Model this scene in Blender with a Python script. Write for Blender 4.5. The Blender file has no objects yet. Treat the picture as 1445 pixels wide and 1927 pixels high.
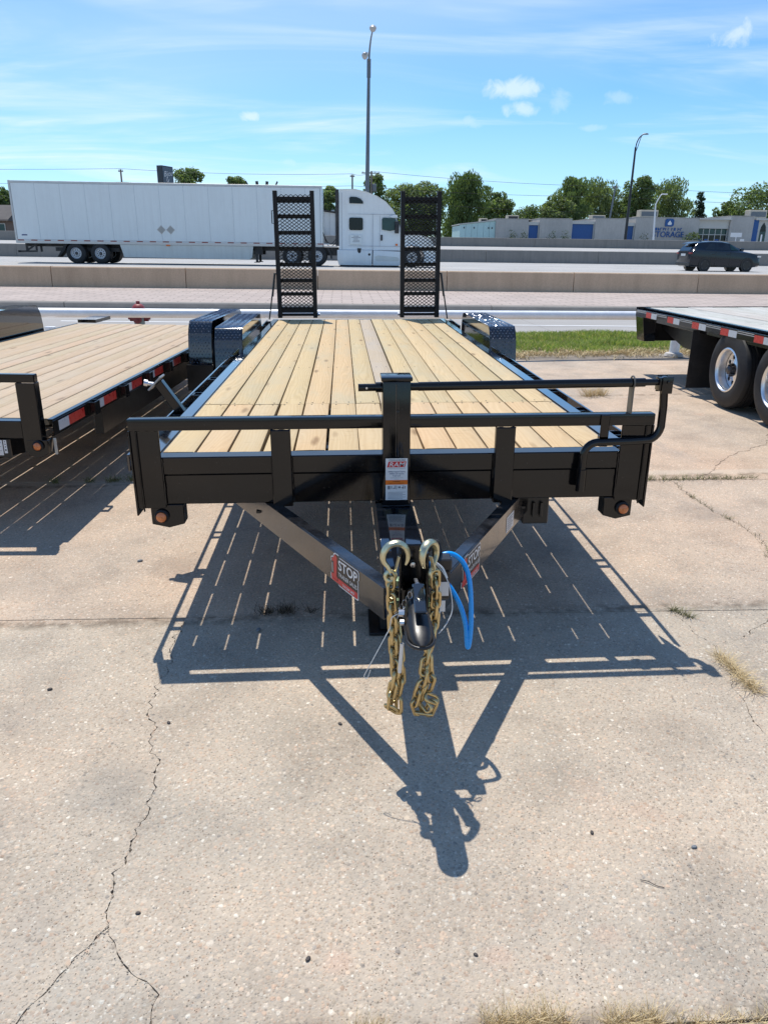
import bpy, bmesh, math, random
from mathutils import Vector, Matrix, Euler
random.seed(7)
R = math.radians
sc = bpy.context.scene
COL = sc.collection

# ------------------------------------------------------------------ camera, sky, sun, exposure
FPX, YAW, PITCH, ROLL, CAMH = 1380.0, 0.059, 0.3446, 0.0135, 1.5404
cam_d = bpy.data.cameras.new('camera')
cam = bpy.data.objects.new('camera', cam_d); COL.objects.link(cam)
fw = Vector((math.sin(YAW)*math.cos(PITCH), math.cos(YAW)*math.cos(PITCH), -math.sin(PITCH)))
rt = Vector((math.cos(YAW), -math.sin(YAW), 0)); up = rt.cross(fw)
r2 = rt*math.cos(ROLL)+up*math.sin(ROLL); u2 = up*math.cos(ROLL)-rt*math.sin(ROLL)
m = Matrix((r2, u2, -fw)).transposed().to_4x4(); m.translation = (0, 0, CAMH)
cam.matrix_world = m
cam_d.sensor_fit = 'VERTICAL'; cam_d.sensor_height = 36.0; cam_d.lens = FPX/1927*36.0
cam_d.clip_start = 0.05; cam_d.clip_end = 5000
sc.camera = cam

SUN_TO = Vector((-0.147, 0.42, 1.0)).normalized()
sun_d = bpy.data.lights.new('sun', 'SUN'); sun_d.energy = 4.5; sun_d.angle = R(0.53); sun_d.color = (1.0, 0.95, 0.87)
sun = bpy.data.objects.new('sun', sun_d); COL.objects.link(sun)
sun.rotation_euler = SUN_TO.to_track_quat('Z', 'Y').to_euler(); sun.location = (0, 20, 40)
sc.view_settings.view_transform = 'Standard'; sc.view_settings.look = 'None'
sc.view_settings.exposure = 0.12; sc.view_settings.gamma = 1.0; sc.view_settings.use_curve_mapping = False

W = bpy.data.worlds.new('World'); sc.world = W; W.use_nodes = True
wn = W.node_tree; wn.nodes.clear()
def nd(nt, t, **kw):
    n = nt.nodes.new(t)
    for k, v in kw.items():
        if hasattr(n, k) and k not in n.inputs: setattr(n, k, v)
    return n
def setin(nt, sock, v):
    if hasattr(v, 'is_output') or isinstance(v, bpy.types.NodeSocket): nt.links.new(v, sock)
    else: sock.default_value = v
def mth(nt, op, a, b=0.0, c=None, clamp=False):
    n = nt.nodes.new('ShaderNodeMath'); n.operation = op; n.use_clamp = clamp
    setin(nt, n.inputs[0], a); setin(nt, n.inputs[1], b)
    if c is not None: setin(nt, n.inputs[2], c)
    return n.outputs[0]
def vmth(nt, op, a, b=(0, 0, 0), s=None):
    n = nt.nodes.new('ShaderNodeVectorMath'); n.operation = op
    setin(nt, n.inputs[0], a); setin(nt, n.inputs[1], b)
    if s is not None: setin(nt, n.inputs['Scale'], s)
    return n.outputs['Value'] if op in ('LENGTH', 'DISTANCE', 'DOT_PRODUCT') else n.outputs['Vector']
def mixc(nt, f, a, b, mode='MIX'):
    n = nt.nodes.new('ShaderNodeMix'); n.data_type = 'RGBA'; n.blend_type = mode
    setin(nt, n.inputs['Factor'], f)
    setin(nt, n.inputs['A'] if False else n.inputs[6], a if not isinstance(a, tuple) else (*a[:3], 1))
    setin(nt, n.inputs[7], b if not isinstance(b, tuple) else (*b[:3], 1))
    return n.outputs[2]
def noise(nt, vec, scale, detail=3.0, rough=0.55, dist=0.0, col=False):
    n = nt.nodes.new('ShaderNodeTexNoise'); 
    if vec is not None: nt.links.new(vec, n.inputs['Vector'])
    n.inputs['Scale'].default_value = scale; n.inputs['Detail'].default_value = detail
    n.inputs['Roughness'].default_value = rough; n.inputs['Distortion'].default_value = dist
    return n.outputs['Color' if col else 'Fac']
def voro(nt, vec, scale, feature='F1', out='Distance', rnd=1.0):
    n = nt.nodes.new('ShaderNodeTexVoronoi'); n.feature = feature
    if vec is not None: nt.links.new(vec, n.inputs['Vector'])
    n.inputs['Scale'].default_value = scale; n.inputs['Randomness'].default_value = rnd
    return n.outputs[out]
def ramp(nt, f, stops, interp='LINEAR'):
    n = nt.nodes.new('ShaderNodeValToRGB'); cr = n.color_ramp; cr.interpolation = interp
    while len(cr.elements) < len(stops): cr.elements.new(0.5)
    for e, (p, c) in zip(cr.elements, stops):
        e.position = p; e.color = (*c[:3], 1) if isinstance(c, tuple) else (c, c, c, 1)
    nt.links.new(f, n.inputs[0]); return n.outputs[0]
def mapr(nt, f, a, b, c=0.0, d=1.0, smooth=False):
    n = nt.nodes.new('ShaderNodeMapRange'); n.clamp = True
    if smooth: n.interpolation_type = 'SMOOTHSTEP'
    setin(nt, n.inputs[0], f)
    for i, v in enumerate((a, b, c, d)): setin(nt, n.inputs[1+i], v)
    return n.outputs[0]
def nt_rgb(nt, v):
    n = nt.nodes.new('ShaderNodeCombineColor')
    for i in range(3): nt.links.new(v, n.inputs[i])
    return n.outputs[0]
def mapping(nt, vec, scale=(1, 1, 1), rot=(0, 0, 0), loc=(0, 0, 0)):
    n = nt.nodes.new('ShaderNodeMapping'); nt.links.new(vec, n.inputs[0])
    n.inputs['Location'].default_value = loc; n.inputs['Rotation'].default_value = rot; n.inputs['Scale'].default_value = scale
    return n.outputs[0]

sky = wn.nodes.new('ShaderNodeTexSky'); sky.sky_type = 'NISHITA'; sky.sun_disc = False
sky.sun_elevation = math.asin(SUN_TO.z); sky.sun_rotation = math.atan2(SUN_TO.x, SUN_TO.y)
sky.air_density = 1.0; sky.dust_density = 0.3; sky.ozone_density = 3.0; sky.altitude = 400
bg = wn.nodes.new('ShaderNodeBackground'); out = wn.nodes.new('ShaderNodeOutputWorld')
tc = wn.nodes.new('ShaderNodeTexCoord'); D = tc.outputs['Generated']
sep = wn.nodes.new('ShaderNodeSeparateXYZ'); wn.links.new(D, sep.inputs[0])
zc = mth(wn, 'ADD', mth(wn, 'MAXIMUM', sep.outputs[2], 0.0), 0.13)
comb = wn.nodes.new('ShaderNodeCombineXYZ')
wn.links.new(mth(wn, 'DIVIDE', sep.outputs[0], zc), comb.inputs[0]); wn.links.new(mth(wn, 'DIVIDE', sep.outputs[1], zc), comb.inputs[1])
P = comb.outputs[0]
# thin high cirrus: long streaks with broad banks
c1 = noise(wn, mapping(wn, P, (0.55, 1.5, 1), (0, 0, 0.35), (3.1, 1.7, 0)), 1.0, 5, 0.55, 1.1)
c2 = noise(wn, mapping(wn, P, (1.3, 5.0, 1), (0, 0, 0.45), (7.3, 2.2, 0)), 1.0, 6, 0.6, 1.6)
c3 = noise(wn, mapping(wn, P, (0.35, 0.5, 1), (0, 0, 0.2), (1.2, 4.4, 0)), 1.0, 2, 0.5, 0.3)
cir = mth(wn, 'MULTIPLY', mapr(wn, c1, 0.40, 0.78, 0, 1, True), mapr(wn, c2, 0.25, 0.75, 0.35, 1))
cir = mth(wn, 'MULTIPLY', mth(wn, 'ADD', cir, mapr(wn, c3, 0.45, 0.7, 0, 0.28)), 0.80)
cir = mth(wn, 'MULTIPLY', cir, mapr(wn, sep.outputs[2], 0.25, 0.75, 1.0, 0.35, True))
haze = mapr(wn, sep.outputs[2], 0.0, 0.20, 0.22, 0.0, True)
cl = mth(wn, 'MAXIMUM', cir, haze)
# a few small broken puffs of cumulus at fixed places in the sky
def skydir(x, y):
    v = fw*1.0 + r2*((x-722.5)/FPX) - u2*((y-963.5)/FPX)
    return v.normalized()
pn = noise(wn, D, 38.0, 6, 0.62, 0.4)
pn2 = noise(wn, D, 13.0, 4, 0.6, 0.2)
for (x, y, rx, rz, st) in ((968, 168, .050, .014, .6), (985, 205, .030, .011, .5), (1395, 62, .046, .020, .6), (470, 219, .020, .008, .6), (1050, 195, .02, .022, .25),
                       (880, 230, .022, .009, .35), (1165, 184, .02, .010, .25), (540, 306, .02, .008, .3), (1110, 241, .025, .006, .25), (265, 196, .02, .008, .2)):
    d0 = skydir(x, y)
    q = vmth(wn, 'MULTIPLY', vmth(wn, 'SUBTRACT', D, tuple(d0)), (1/rx, 1/rx, 1/rz))
    ln = vmth(wn, 'LENGTH', q)
    s = mth(wn, 'SUBTRACT', mth(wn, 'ADD', mth(wn, 'MULTIPLY', pn, 1.5), mth(wn, 'MULTIPLY', pn2, 0.8)), mth(wn, 'ADD', mth(wn, 'MULTIPLY', ln, 0.75), 0.42))
    cl = mth(wn, 'MAXIMUM', cl, mth(wn, 'MULTIPLY', mapr(wn, s, 0.0, 0.6, 0, 1, True), st))
skyc = mixc(wn, 1.0, sky.outputs[0], (0.62, 0.93, 1.16), "MULTIPLY")
wn.links.new(mixc(wn, cl, skyc, (6.6, 7.3, 7.8)), bg.inputs[0])
SKY_STRENGTH = 0.135
bg.inputs[1].default_value = SKY_STRENGTH
wn.links.new(bg.outputs[0], out.inputs[0])

# ------------------------------------------------------------------ materials
def newmat(name):
    m = bpy.data.materials.new(name); m.use_nodes = True
    nt = m.node_tree; b = nt.nodes['Principled BSDF']; return m, nt, b
def bump(nt, b, h, strength=0.3, dist=0.002):
    n = nt.nodes.new('ShaderNodeBump'); n.inputs['Strength'].default_value = strength; n.inputs['Distance'].default_value = dist
    nt.links.new(h, n.inputs['Height']); nt.links.new(n.outputs[0], b.inputs['Normal'])
def ocoord(nt, rnd=0.0):
    t = nt.nodes.new('ShaderNodeTexCoord').outputs['Object']
    if rnd:
        oi = nt.nodes.new('ShaderNodeObjectInfo').outputs['Random']
        t = vmth(nt, 'ADD', t, vmth(nt, 'SCALE', (rnd, rnd*1.7, rnd*0.6), s=oi))
    return t
def wpos(nt): return nt.nodes.new('ShaderNodeNewGeometry').outputs['Position']
def simple(name, col, rough=0.5, metal=0.0, var=0.12, scale=6.0, bscale=0, bstr=0.15, bdist=0.001, dust=0.0, dustcol=(.32, .28, .23), coat=0.0, spec=0.5, rvar=0.08, world=False):
    m, nt, b = newmat(name)
    v = wpos(nt) if world else ocoord(nt, 5.0)
    n1 = noise(nt, v, scale, 5, 0.6); n2 = noise(nt, v, scale*7.3, 3, 0.6)
    f = mth(nt, 'ADD', mth(nt, 'MULTIPLY', n1, 0.65), mth(nt, 'MULTIPLY', n2, 0.35))
    lo = tuple(c*(1-var) for c in col); hi = tuple(min(1, c*(1+var)) for c in col)
    c = mixc(nt, mapr(nt, f, 0.3, 0.7), lo, hi)
    if dust:
        dn = mapr(nt, mth(nt, 'MULTIPLY', noise(nt, v, scale*2.1, 6, 0.7), noise(nt, v, scale*0.5, 3, 0.5)), 0.2, 0.5)
        c = mixc(nt, mth(nt, 'MULTIPLY', dn, dust), c, dustcol)
    nt.links.new(c, b.inputs['Base Color'])
    nt.links.new(mapr(nt, f, 0.3, 0.7, max(0.02, rough-rvar), min(1, rough+rvar)), b.inputs['Roughness'])
    b.inputs['Metallic'].default_value = metal; b.inputs['Specular IOR Level'].default_value = spec
    if coat: b.inputs['Coat Weight'].default_value = coat; b.inputs['Coat Roughness'].default_value = 0.05
    if bscale: bump(nt, b, noise(nt, v, bscale, 3, 0.6), bstr, bdist)
    return m

M = {}
M['black'] = simple('black_paint', (.004, .004, .0046), 0.115, 0, .3, 5, 55, .12, .0006, dust=.008, rvar=.05, spec=.45)
M['black_gloss'] = simple('black_gloss', (.005, .006, .009), 0.07, 0, .2, 4, 30, .03, .0005, dust=.012, coat=0.5, rvar=.03, spec=.8)
M['black_satin'] = simple('black_satin', (.008, .008, .009), 0.36, 0, .3, 9, 140, .2, .0005, dust=.04)
M['rubber'] = simple('rubber', (.013, .013, .014), 0.66, 0, .3, 12, 90, .3, .001, dust=.12, dustcol=(.16, .14, .12))
M['steel'] = simple('bright_steel', (.62, .62, .63), 0.28, 1.0, .12, 20, 120, .1, .0004)
M['alloy'] = simple('polished_alloy', (.82, .82, .81), 0.34, 1.0, .08, 14, 60, .05, .0004, dust=.12)
M['zinc'] = simple('yellow_zinc', (.56, .44, .23), 0.36, 1.0, .35, 45, 300, .3, .0004, dust=.25, dustcol=(.16, .10, .05))
M['zinc_hook'] = simple('pale_zinc', (.60, .56, .38), 0.34, 1.0, .25, 30, 220, .25, .0004, dust=.18, dustcol=(.25, .2, .1))
M['galv'] = simple('galvanised_pipe', (.82, .83, .84), 0.38, .12, .10, 5, 80, .1, .0008, dust=.08)
M['whitepaint'] = simple('white_paint', (.72, .73, .74), 0.5, 0, .06, 5, 60, .1, .001, dust=.10)
M['red_bonnet'] = simple('faded_red_paint', (.30, .04, .04), 0.5, 0, .25, 12, 90, .2, .001, dust=.25)
M['silver_paint'] = simple('silver_paint', (.42, .44, .43), 0.45, .3, .15, 12, 90, .2, .001, dust=.15)
M['amber'] = simple('amber_lens', (.58, .17, .045), 0.18, 0, .15, 60, 260, .5, .001, coat=.5)
M['red_tape'] = simple('red_reflective_tape', (.55, .035, .025), 0.3, 0, .08, 30, 700, .2, .0002, dust=.1)
M['white_tape'] = simple('white_reflective_tape', (.55, .58, .60), 0.3, 0, .06, 30, 700, .2, .0002, dust=.1)
M['blue_cable'] = simple('blue_cable', (.003, .33, .88), 0.28, 0, .06, 20, 60, .05, .0004)
M['wire'] = simple('pale_wire', (.65, .66, .66), 0.4, .4, .08, 40)
M['glass_dark'] = simple('dark_glass', (.006, .008, .012), 0.05, 0, .2, 3, spec=.3, rvar=.02)
M['semi_white'] = simple('truck_white', (.74, .78, .79), 0.32, 0, .035, .6, 3, .05, .004, dust=.12, dustcol=(.42, .41, .39), coat=.3)
M['semi_panel'] = simple('trailer_panel_white', (.70, .755, .76), 0.42, 0, .03, .5, 2.2, .12, .004, dust=.10, dustcol=(.45, .46, .46))
M['semi_seam'] = simple('trailer_seam', (.55, .60, .62), 0.4, 0, .05, 1)
M['alu_rail'] = simple('aluminium_rail', (.50, .50, .50), 0.4, .6, .12, 3, dust=.15)
M['skirt'] = simple('skirt_grey', (.62, .65, .62), 0.45, 0, .05, .7, dust=.2, dustcol=(.36, .34, .30))
M['dark_steel'] = simple('dark_steel', (.022, .023, .026), 0.5, .2, .3, 4, dust=.2)
M['placard'] = simple('placard_grey', (.32, .32, .31), 0.4, .3, .1, 10)
M['suv_blue'] = simple('blue_black_car_paint', (.006, .011, .020), 0.14, 0, .1, 2, rvar=.04, spec=.5)
M['orange'] = simple('orange_lamp', (.75, .16, .02), 0.3, 0, .05, 10)
M['red_lamp'] = simple('red_lamp', (.22, .012, .012), 0.25, 0, .05, 10)
M['white_wheel'] = simple('white_truck_wheel', (.55, .56, .58), .35, .3, .06, 10, dust=.15)
M['glass_teal'] = simple('greenish_glass', (.015, .05, .055), .05, 0, .3, 2, spec=.4, rvar=.02)
M['lamp_head'] = simple('lamp_head_grey', (.42, .42, .42), .4, .1, .1, 3)
M['weed_dark'] = simple('dead_weed', (.07, .05, .03), .9, 0, .4, 40)
M['weed_green'] = simple('dry_green_weed', (.20, .19, .08), .8, 0, .4, 40)
M['ramp_black'] = simple('ramp_black_paint', (.006, .006, .008), .45, 0, .3, 9, 60, .15, .0006, spec=.3)
M['tongue_black'] = simple('tongue_black_paint', (.006, .006, .007), .19, 0, .3, 9, 70, .25, .0008, dust=.10, dustcol=(.30, .32, .36), rvar=.10, spec=.7, coat=.3)
M['suv_glass'] = simple('suv_glass', (.010, .016, .022), .05, 0, .2, 3, spec=.75, rvar=.02)
M['dull_zinc'] = simple('dull_zinc_plate', (.30, .31, .32), .42, .6, .2, 40)
M['zinc_bolt'] = simple('green_zinc_bolt', (.30, .42, .28), .35, .9, .2, 40)
M['steel_wheel'] = simple('silver_steel_wheel', (.45, .46, .47), .4, .4, .1, 10)
M['grey_strap'] = simple('dusty_strap', (.11, .10, .085), .45, .2, .3, 30)
M['dark_hub'] = simple('dark_hub_metal', (.09, .09, .095), .35, .8, .3, 30, dust=.2)
M['black_lug'] = simple('sparkle_tread', (.17, .185, .22), 0.16, .75, .3, 60, dust=.05)  # tread lugs coloured paler than the plate to stand in for sun sparkle
M['bldg_conc'] = simple('textured_stucco', (.43, .415, .39), 0.9, 0, .14, .55, 3.5, .4, .02, dust=.2, dustcol=(.25, .24, .22), world=True)
M['bldg_trim'] = simple('pale_fascia', (.50, .50, .47), 0.6, 0, .06, .5, world=True)
M['bldg_blue'] = simple('blue_door', (.010, .080, .27), 0.45, 0, .08, .6, world=True)
M['teal_wall'] = simple('pale_teal_siding', (.42, .60, .60), 0.5, 0, .06, .5, world=True)
M['white_siding'] = simple('white_siding', (.60, .61, .60), 0.5, 0, .06, .5, world=True)
M['hvac'] = simple('beige_sheet_metal', (.50, .44, .35), 0.5, .1, .12, 1.0, world=True)
M['brick_brown'] = simple('brown_wall', (.13, .09, .07), 0.8, 0, .25, 1.5, world=True)
M['roof_dark'] = simple('dark_roof', (.05, .045, .045), 0.8, 0, .25, 1.2, world=True)
M['sign_dark'] = simple('sign_cabinet', (.02, .025, .035), 0.35, 0, .15, .8)
M['sign_face'] = simple('sign_face', (.07, .09, .12), 0.3, 0, .12, .8)
M['pole_grey'] = simple('grey_steel_pole', (.13, .15, .17), 0.45, .2, .12, .7)
M['pole_dark'] = simple('dark_bronze_pole', (.022, .023, .026), 0.45, .2, .2, .7)
M['pole_wood'] = simple('weathered_pole_wood', (.20, .17, .14), 0.85, 0, .25, 2)
M['lamp_glass'] = simple('lamp_glass', (.62, .62, .60), 0.25, 0, .06, 4)
M['line_white'] = simple('road_paint', (.72, .72, .70), 0.7, 0, .12, 3, world=True)
M['bark'] = simple('bark', (.075, .058, .045), 0.9, 0, .35, 2.5, 18, .6, .03)
M['soil'] = simple('dark_soil', (.19, .16, .13), 0.95, 0, .4, 7, 60, .6, .01, world=True)
M['dry_blade'] = simple('dry_grass_blade', (.60, .47, .26), 0.8, 0, .35, 60)
M['stone_dark'] = simple('dark_pebble', (.055, .045, .04), 0.7, 0, .3, 60)
M['stone_grey'] = simple('grey_pebble', (.17, .18, .19), 0.7, 0, .3, 60)
M['decal_white'] = simple('decal_white', (.72, .72, .72), 0.35, 0, .04, 30)
M['decal_red'] = simple('decal_red', (.56, .035, .035), 0.35, 0, .08, 30)
M['decal_black'] = simple('decal_black', (.012, .012, .014), 0.3, 0, .1, 30)
M['decal_orange'] = simple('decal_orange', (.75, .17, .015), 0.35, 0, .06, 30)
M['decal_blue'] = simple('decal_ink_blue', (.03, .05, .16), 0.4, 0, .1, 30)
M['decal_grey'] = simple('decal_ink_grey', (.20, .21, .24), 0.4, 0, .1, 30)
M['decal_cream'] = simple('decal_cream', (.50, .49, .44), 0.45, 0, .06, 30)

def weather(name, speck=.35, wave=.0016):
    # dust specks, small chips and slightly wavy sheet steel on the painted parts
    nt = M[name].node_tree; b = nt.nodes['Principled BSDF']; v = ocoord(nt, 3.0)
    base = b.inputs['Base Color'].links[0].from_socket
    d = voro(nt, v, 95.0); k = nt.nodes.new('ShaderNodeSeparateColor'); nt.links.new(voro(nt, v, 95.0, out='Color'), k.inputs[0])
    f = mth(nt, 'MULTIPLY', mapr(nt, d, .05, .16, 1, 0), mapr(nt, k.outputs[0], .90, .92))
    drip = mth(nt, 'MULTIPLY', mapr(nt, noise(nt, mapping(nt, v, (22, 22, 2.2)), 1.0, 4, .6), .62, .78, 0, .022), 1.0)
    c = mixc(nt, mth(nt, 'MULTIPLY', f, speck), base, (.30, .27, .23)); c = mixc(nt, drip, c, (.34, .31, .27))
    nt.links.new(c, b.inputs['Base Color'])
    bp = nt.nodes.new('ShaderNodeBump'); bp.inputs['Strength'].default_value = .5; bp.inputs['Distance'].default_value = wave
    nt.links.new(noise(nt, v, 7.0, 2, .5), bp.inputs['Height'])
    old = b.inputs['Normal'].links[0].from_node if b.inputs['Normal'].links else None
    if old is not None: nt.links.new(bp.outputs[0], old.inputs['Normal'])
    else: nt.links.new(bp.outputs[0], b.inputs['Normal'])
for k_ in ('black', 'tongue_black', 'black_satin'): weather(k_)
weather('black_gloss', .15, .0008)

def streaks(name, amt, col):
    # road film and vertical run-off marks on painted panels
    nt = M[name].node_tree; b = nt.nodes['Principled BSDF']; v = wpos(nt); base = b.inputs['Base Color'].links[0].from_socket
    s = mth(nt, 'MULTIPLY', mapr(nt, noise(nt, mapping(nt, v, (5, 5, .35)), 1.0, 5, .65), .45, .75), mapr(nt, noise(nt, v, .5, 3, .5), .3, .7, .3, 1))
    nt.links.new(mixc(nt, mth(nt, 'MULTIPLY', s, amt), base, col), b.inputs['Base Color'])

def m_wood(name, light, dark, knot, grey, greyamt):
    m, nt, b = newmat(name)
    v = ocoord(nt, 37.0)
    oi = nt.nodes.new('ShaderNodeObjectInfo').outputs['Random']
    vs = mapping(nt, v, (26.0, 1.1, 26.0))
    g1 = noise(nt, vs, 1.0, 4, 0.6, 0.5)
    warp = noise(nt, mapping(nt, v, (5.0, 0.7, 5.0)), 1.0, 2, 0.5)
    w = nt.nodes.new('ShaderNodeTexWave'); w.wave_type = 'BANDS'; w.bands_direction = 'X'
    nt.links.new(vmth(nt, 'ADD', mapping(nt, v, (9.0, 0.35, 9.0)), vmth(nt, 'SCALE', (2.6, 0, 0), s=warp)), w.inputs['Vector'])
    w.inputs['Scale'].default_value = 1.6; w.inputs['Distortion'].default_value = 2.0; w.inputs['Detail'].default_value = 2
    fine = noise(nt, mapping(nt, v, (160.0, 3.0, 160.0)), 1.0, 3, 0.6)
    f = mth(nt, 'ADD', mth(nt, 'MULTIPLY', g1, 0.45), mth(nt, 'ADD', mth(nt, 'MULTIPLY', w.outputs['Fac'], 0.25), mth(nt, 'MULTIPLY', fine, 0.3)))
    c = mixc(nt, mapr(nt, f, 0.25, 0.75), light, dark)
    # per board tone: some pinker, some greener, some paler
    tone = ramp(nt, oi, [(0, (1.0, .96, .89)), (.2, (1.05, 1.03, .98)), (.4, (.90, .92, .86)), (.6, (1.06, .97, .90)), (.8, (.97, 1.0, .92)), (1, (.94, .92, .86))])
    c = mixc(nt, 1.0, c, tone, 'MULTIPLY')
    # knots
    kv = mapping(nt, v, (9.0, 2.3, 9.0))
    kd = voro(nt, kv, 1.0); kr = voro(nt, kv, 1.0, out='Color')
    sepk = nt.nodes.new('ShaderNodeSeparateColor'); nt.links.new(kr, sepk.inputs[0])
    kon = mapr(nt, sepk.outputs[0], 0.48, 0.50)
    kf = mth(nt, 'MULTIPLY', mapr(nt, mth(nt, 'ADD', kd, mth(nt, 'MULTIPLY', fine, .1)), 0.12, 0.25, 1, 0), kon)
    c = mixc(nt, mth(nt, 'MULTIPLY', kf, 0.8), c, knot)
    # saw chatter and scuffs across the board
    sf = noise(nt, mapping(nt, v, (12.0, 60.0, 12.0)), 1.0, 4, 0.7, 1.0)
    c = mixc(nt, mapr(nt, sf, 0.60, 0.70, 0, 0.55), c, knot)
    gn = noise(nt, mapping(nt, v, (4.0, 1.2, 4.0)), 1.0, 4, 0.6)
    c = mixc(nt, mapr(nt, gn, 0.45, 0.72, 0, greyamt), c, grey)
    nt.links.new(c, b.inputs['Base Color'])
    b.inputs['Roughness'].default_value = 0.72; b.inputs['Specular IOR Level'].default_value = 0.3
    bump(nt, b, mth(nt, 'ADD', f, mth(nt, 'MULTIPLY', kf, -0.5)), 0.35, 0.0015)
    return m
M['wood'] = m_wood('new_pine', (.58, .445, .262), (.47, .35, .19), (.20, .125, .06), (.42, .375, .25), .7)
M['wood_front'] = m_wood('new_pine_front', (.59, .44, .262), (.51, .36, .20), (.24, .14, .06), (.50, .41, .27), .45)
M['wood_brown'] = m_wood('weathered_board', (.52, .425, .32), (.41, .33, .245), (.14, .10, .07), (.40, .36, .31), .7)
M['wood_left'] = m_wood('pink_tan_board', (.51, .40, .285), (.41, .31, .21), (.17, .11, .07), (.47, .39, .30), .7)
M['wood_grey'] = m_wood('bleached_board', (.50, .495, .47), (.36, .355, .34), (.2, .19, .18), (.58, .575, .55), .6)

def m_concrete():
    m, nt, b = newmat('exposed_aggregate_concrete')
    v = wpos(nt)
    oi = nt.nodes.new('ShaderNodeObjectInfo').outputs['Random']
    big = noise(nt, v, 0.55, 4, 0.55, 0.4); mid = noise(nt, v, 2.6, 5, 0.62); sm = noise(nt, v, 14, 4, 0.6)
    warp = vmth(nt, 'ADD', v, vmth(nt, 'SCALE', noise(nt, v, 60, 2, col=True), s=.010))
    def cells(scale):
        d = voro(nt, warp, scale); col = voro(nt, warp, scale, out='Color')
        s = nt.nodes.new('ShaderNodeSeparateColor'); nt.links.new(col, s.inputs[0]); return d, s.outputs
    d1, k1 = cells(68.0); d2, k2 = cells(150.0); d3, k3 = cells(36.0)
    def hue(k): return ramp(nt, k, [(0, (.30, .28, .26)), (.12, (.42, .36, .30)), (.30, (.50, .43, .35)), (.5, (.44, .39, .335)), (.66, (.53, .42, .33)), (.78, (.46, .345, .27)), (.90, (.56, .50, .43)), (1, (.66, .63, .57))])
    def val(k, lo, hi): return mapr(nt, k, 0, 1, lo, hi)
    def tint(col, k, lo, hi): return mixc(nt, 1.0, col, nt_rgb(nt, val(k, lo, hi)), 'MULTIPLY')
    matrix = mixc(nt, mapr(nt, mid, .3, .7), (.40, .354, .30), (.475, .42, .36))
    fine_ = tint(hue(k2[1]), k2[0], .68, 1.26)
    c = mixc(nt, mth(nt, 'MULTIPLY', mapr(nt, d2, .28, .58, .9, .15), mapr(nt, k2[2], .12, .2)), matrix, fine_)
    med = tint(hue(k1[0]), k1[2], .76, 1.24)
    c = mixc(nt, mth(nt, 'MULTIPLY', mapr(nt, d1, .30, .50, .92, 0), mapr(nt, k1[1], .38, .44)), c, med)
    bigp = tint(hue(k3[1]), k3[2], .82, 1.2)
    c = mixc(nt, mth(nt, 'MULTIPLY', mapr(nt, d3, .22, .38, .8, 0), mapr(nt, k3[0], .88, .90)), c, bigp)
    pits = mth(nt, 'MULTIPLY', mapr(nt, d2, .08, .26, 1, 0), mapr(nt, k2[2], .86, .88))
    c = mixc(nt, mth(nt, 'MULTIPLY', pits, .6), c, (.12, .10, .08))
    sxyz = nt.nodes.new('ShaderNodeSeparateXYZ'); nt.links.new(v, sxyz.inputs[0]); yy = mth(nt, 'ADD', sxyz.outputs[1], mth(nt, 'MULTIPLY', mth(nt, 'SUBTRACT', mid, .5), .05))
    # the slabs beyond the first joint are a pinker pour
    c = mixc(nt, 1.0, c, ramp(nt, mapr(nt, yy, 3.08, 3.10), [(0, (1.01, 1.005, .965)), (1, (1.05, .99, .93))]), 'MULTIPLY')
    # three faint rust-pink blotches and two old oil spots
    for (px, py, pr, pc, pa) in ((-.02, 1.31, .055, (.54, .36, .27), .35), (.37, 1.30, .05, (.54, .36, .27), .3), (.66, 1.345, .05, (.54, .36, .27), .3), (-1.25, 2.35, .16, (.19, .18, .17), .35), (1.15, 3.9, .20, (.20, .185, .17), .4), (2.3, 4.4, .25, (.19, .18, .17), .4), (-.75, 1.95, .20, (.23, .225, .21), .4), (-.9, 3.7, .22, (.24, .20, .17), .35)):
        dd = vmth(nt, 'DISTANCE', mapping(nt, vmth(nt, 'ADD', v, vmth(nt, 'SCALE', noise(nt, v, 9, 3, col=True), s=pr*.9)), (1, 1, 0)), (px+pr*.45, py+pr*.45, 0))
        c = mixc(nt, mth(nt, 'MULTIPLY', mapr(nt, dd, pr*.25, pr, pa, 0, True), mapr(nt, sm, .3, .6, .4, 1)), c, pc)
    # worn pale edge beyond the second joint, dusty strip by the lawn
    c = mixc(nt, mth(nt, 'MULTIPLY', mth(nt, 'MULTIPLY', mapr(nt, yy, 5.23, 5.25), mapr(nt, yy, 5.33, 5.37, 1, 0)), .55), c, (.52, .47, .40))
    c = mixc(nt, mth(nt, 'MULTIPLY', mapr(nt, yy, 11.0, 11.6, 0, .8, True), mapr(nt, mid, .35, .6)), c, (.27, .225, .175))
    # dirt held along the joints
    for yj in (1.124, 3.095, 5.22, 8.41):
        dd = mth(nt, 'ABSOLUTE', mth(nt, 'SUBTRACT', yy, yj))
        c = mixc(nt, mth(nt, 'MULTIPLY', mapr(nt, dd, .0, .07, .75, 0, True), mapr(nt, sm, .4, .62)), c, (.15, .12, .09))
    # broad pink-to-grey shifts, tyre-dark and rust stains
    c = mixc(nt, 1.0, c, ramp(nt, big, [(0.25, (.78, .80, .82)), (.42, (.95, .95, .94)), (.58, (1.05, 1.0, .95)), (.78, (1.10, .98, .90))]), 'MULTIPLY')
    c = mixc(nt, 1.0, c, ramp(nt, mid, [(0.25, (.82, .82, .83)), (.5, (1, 1, 1)), (.75, (1.10, 1.08, 1.05))]), 'MULTIPLY')
    c = mixc(nt, 1.0, c, ramp(nt, oi, [(0, (.97, .97, .97)), (.5, (1.0, .98, .96)), (1, (1.03, 1.0, .97))]), 'MULTIPLY')
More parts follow.
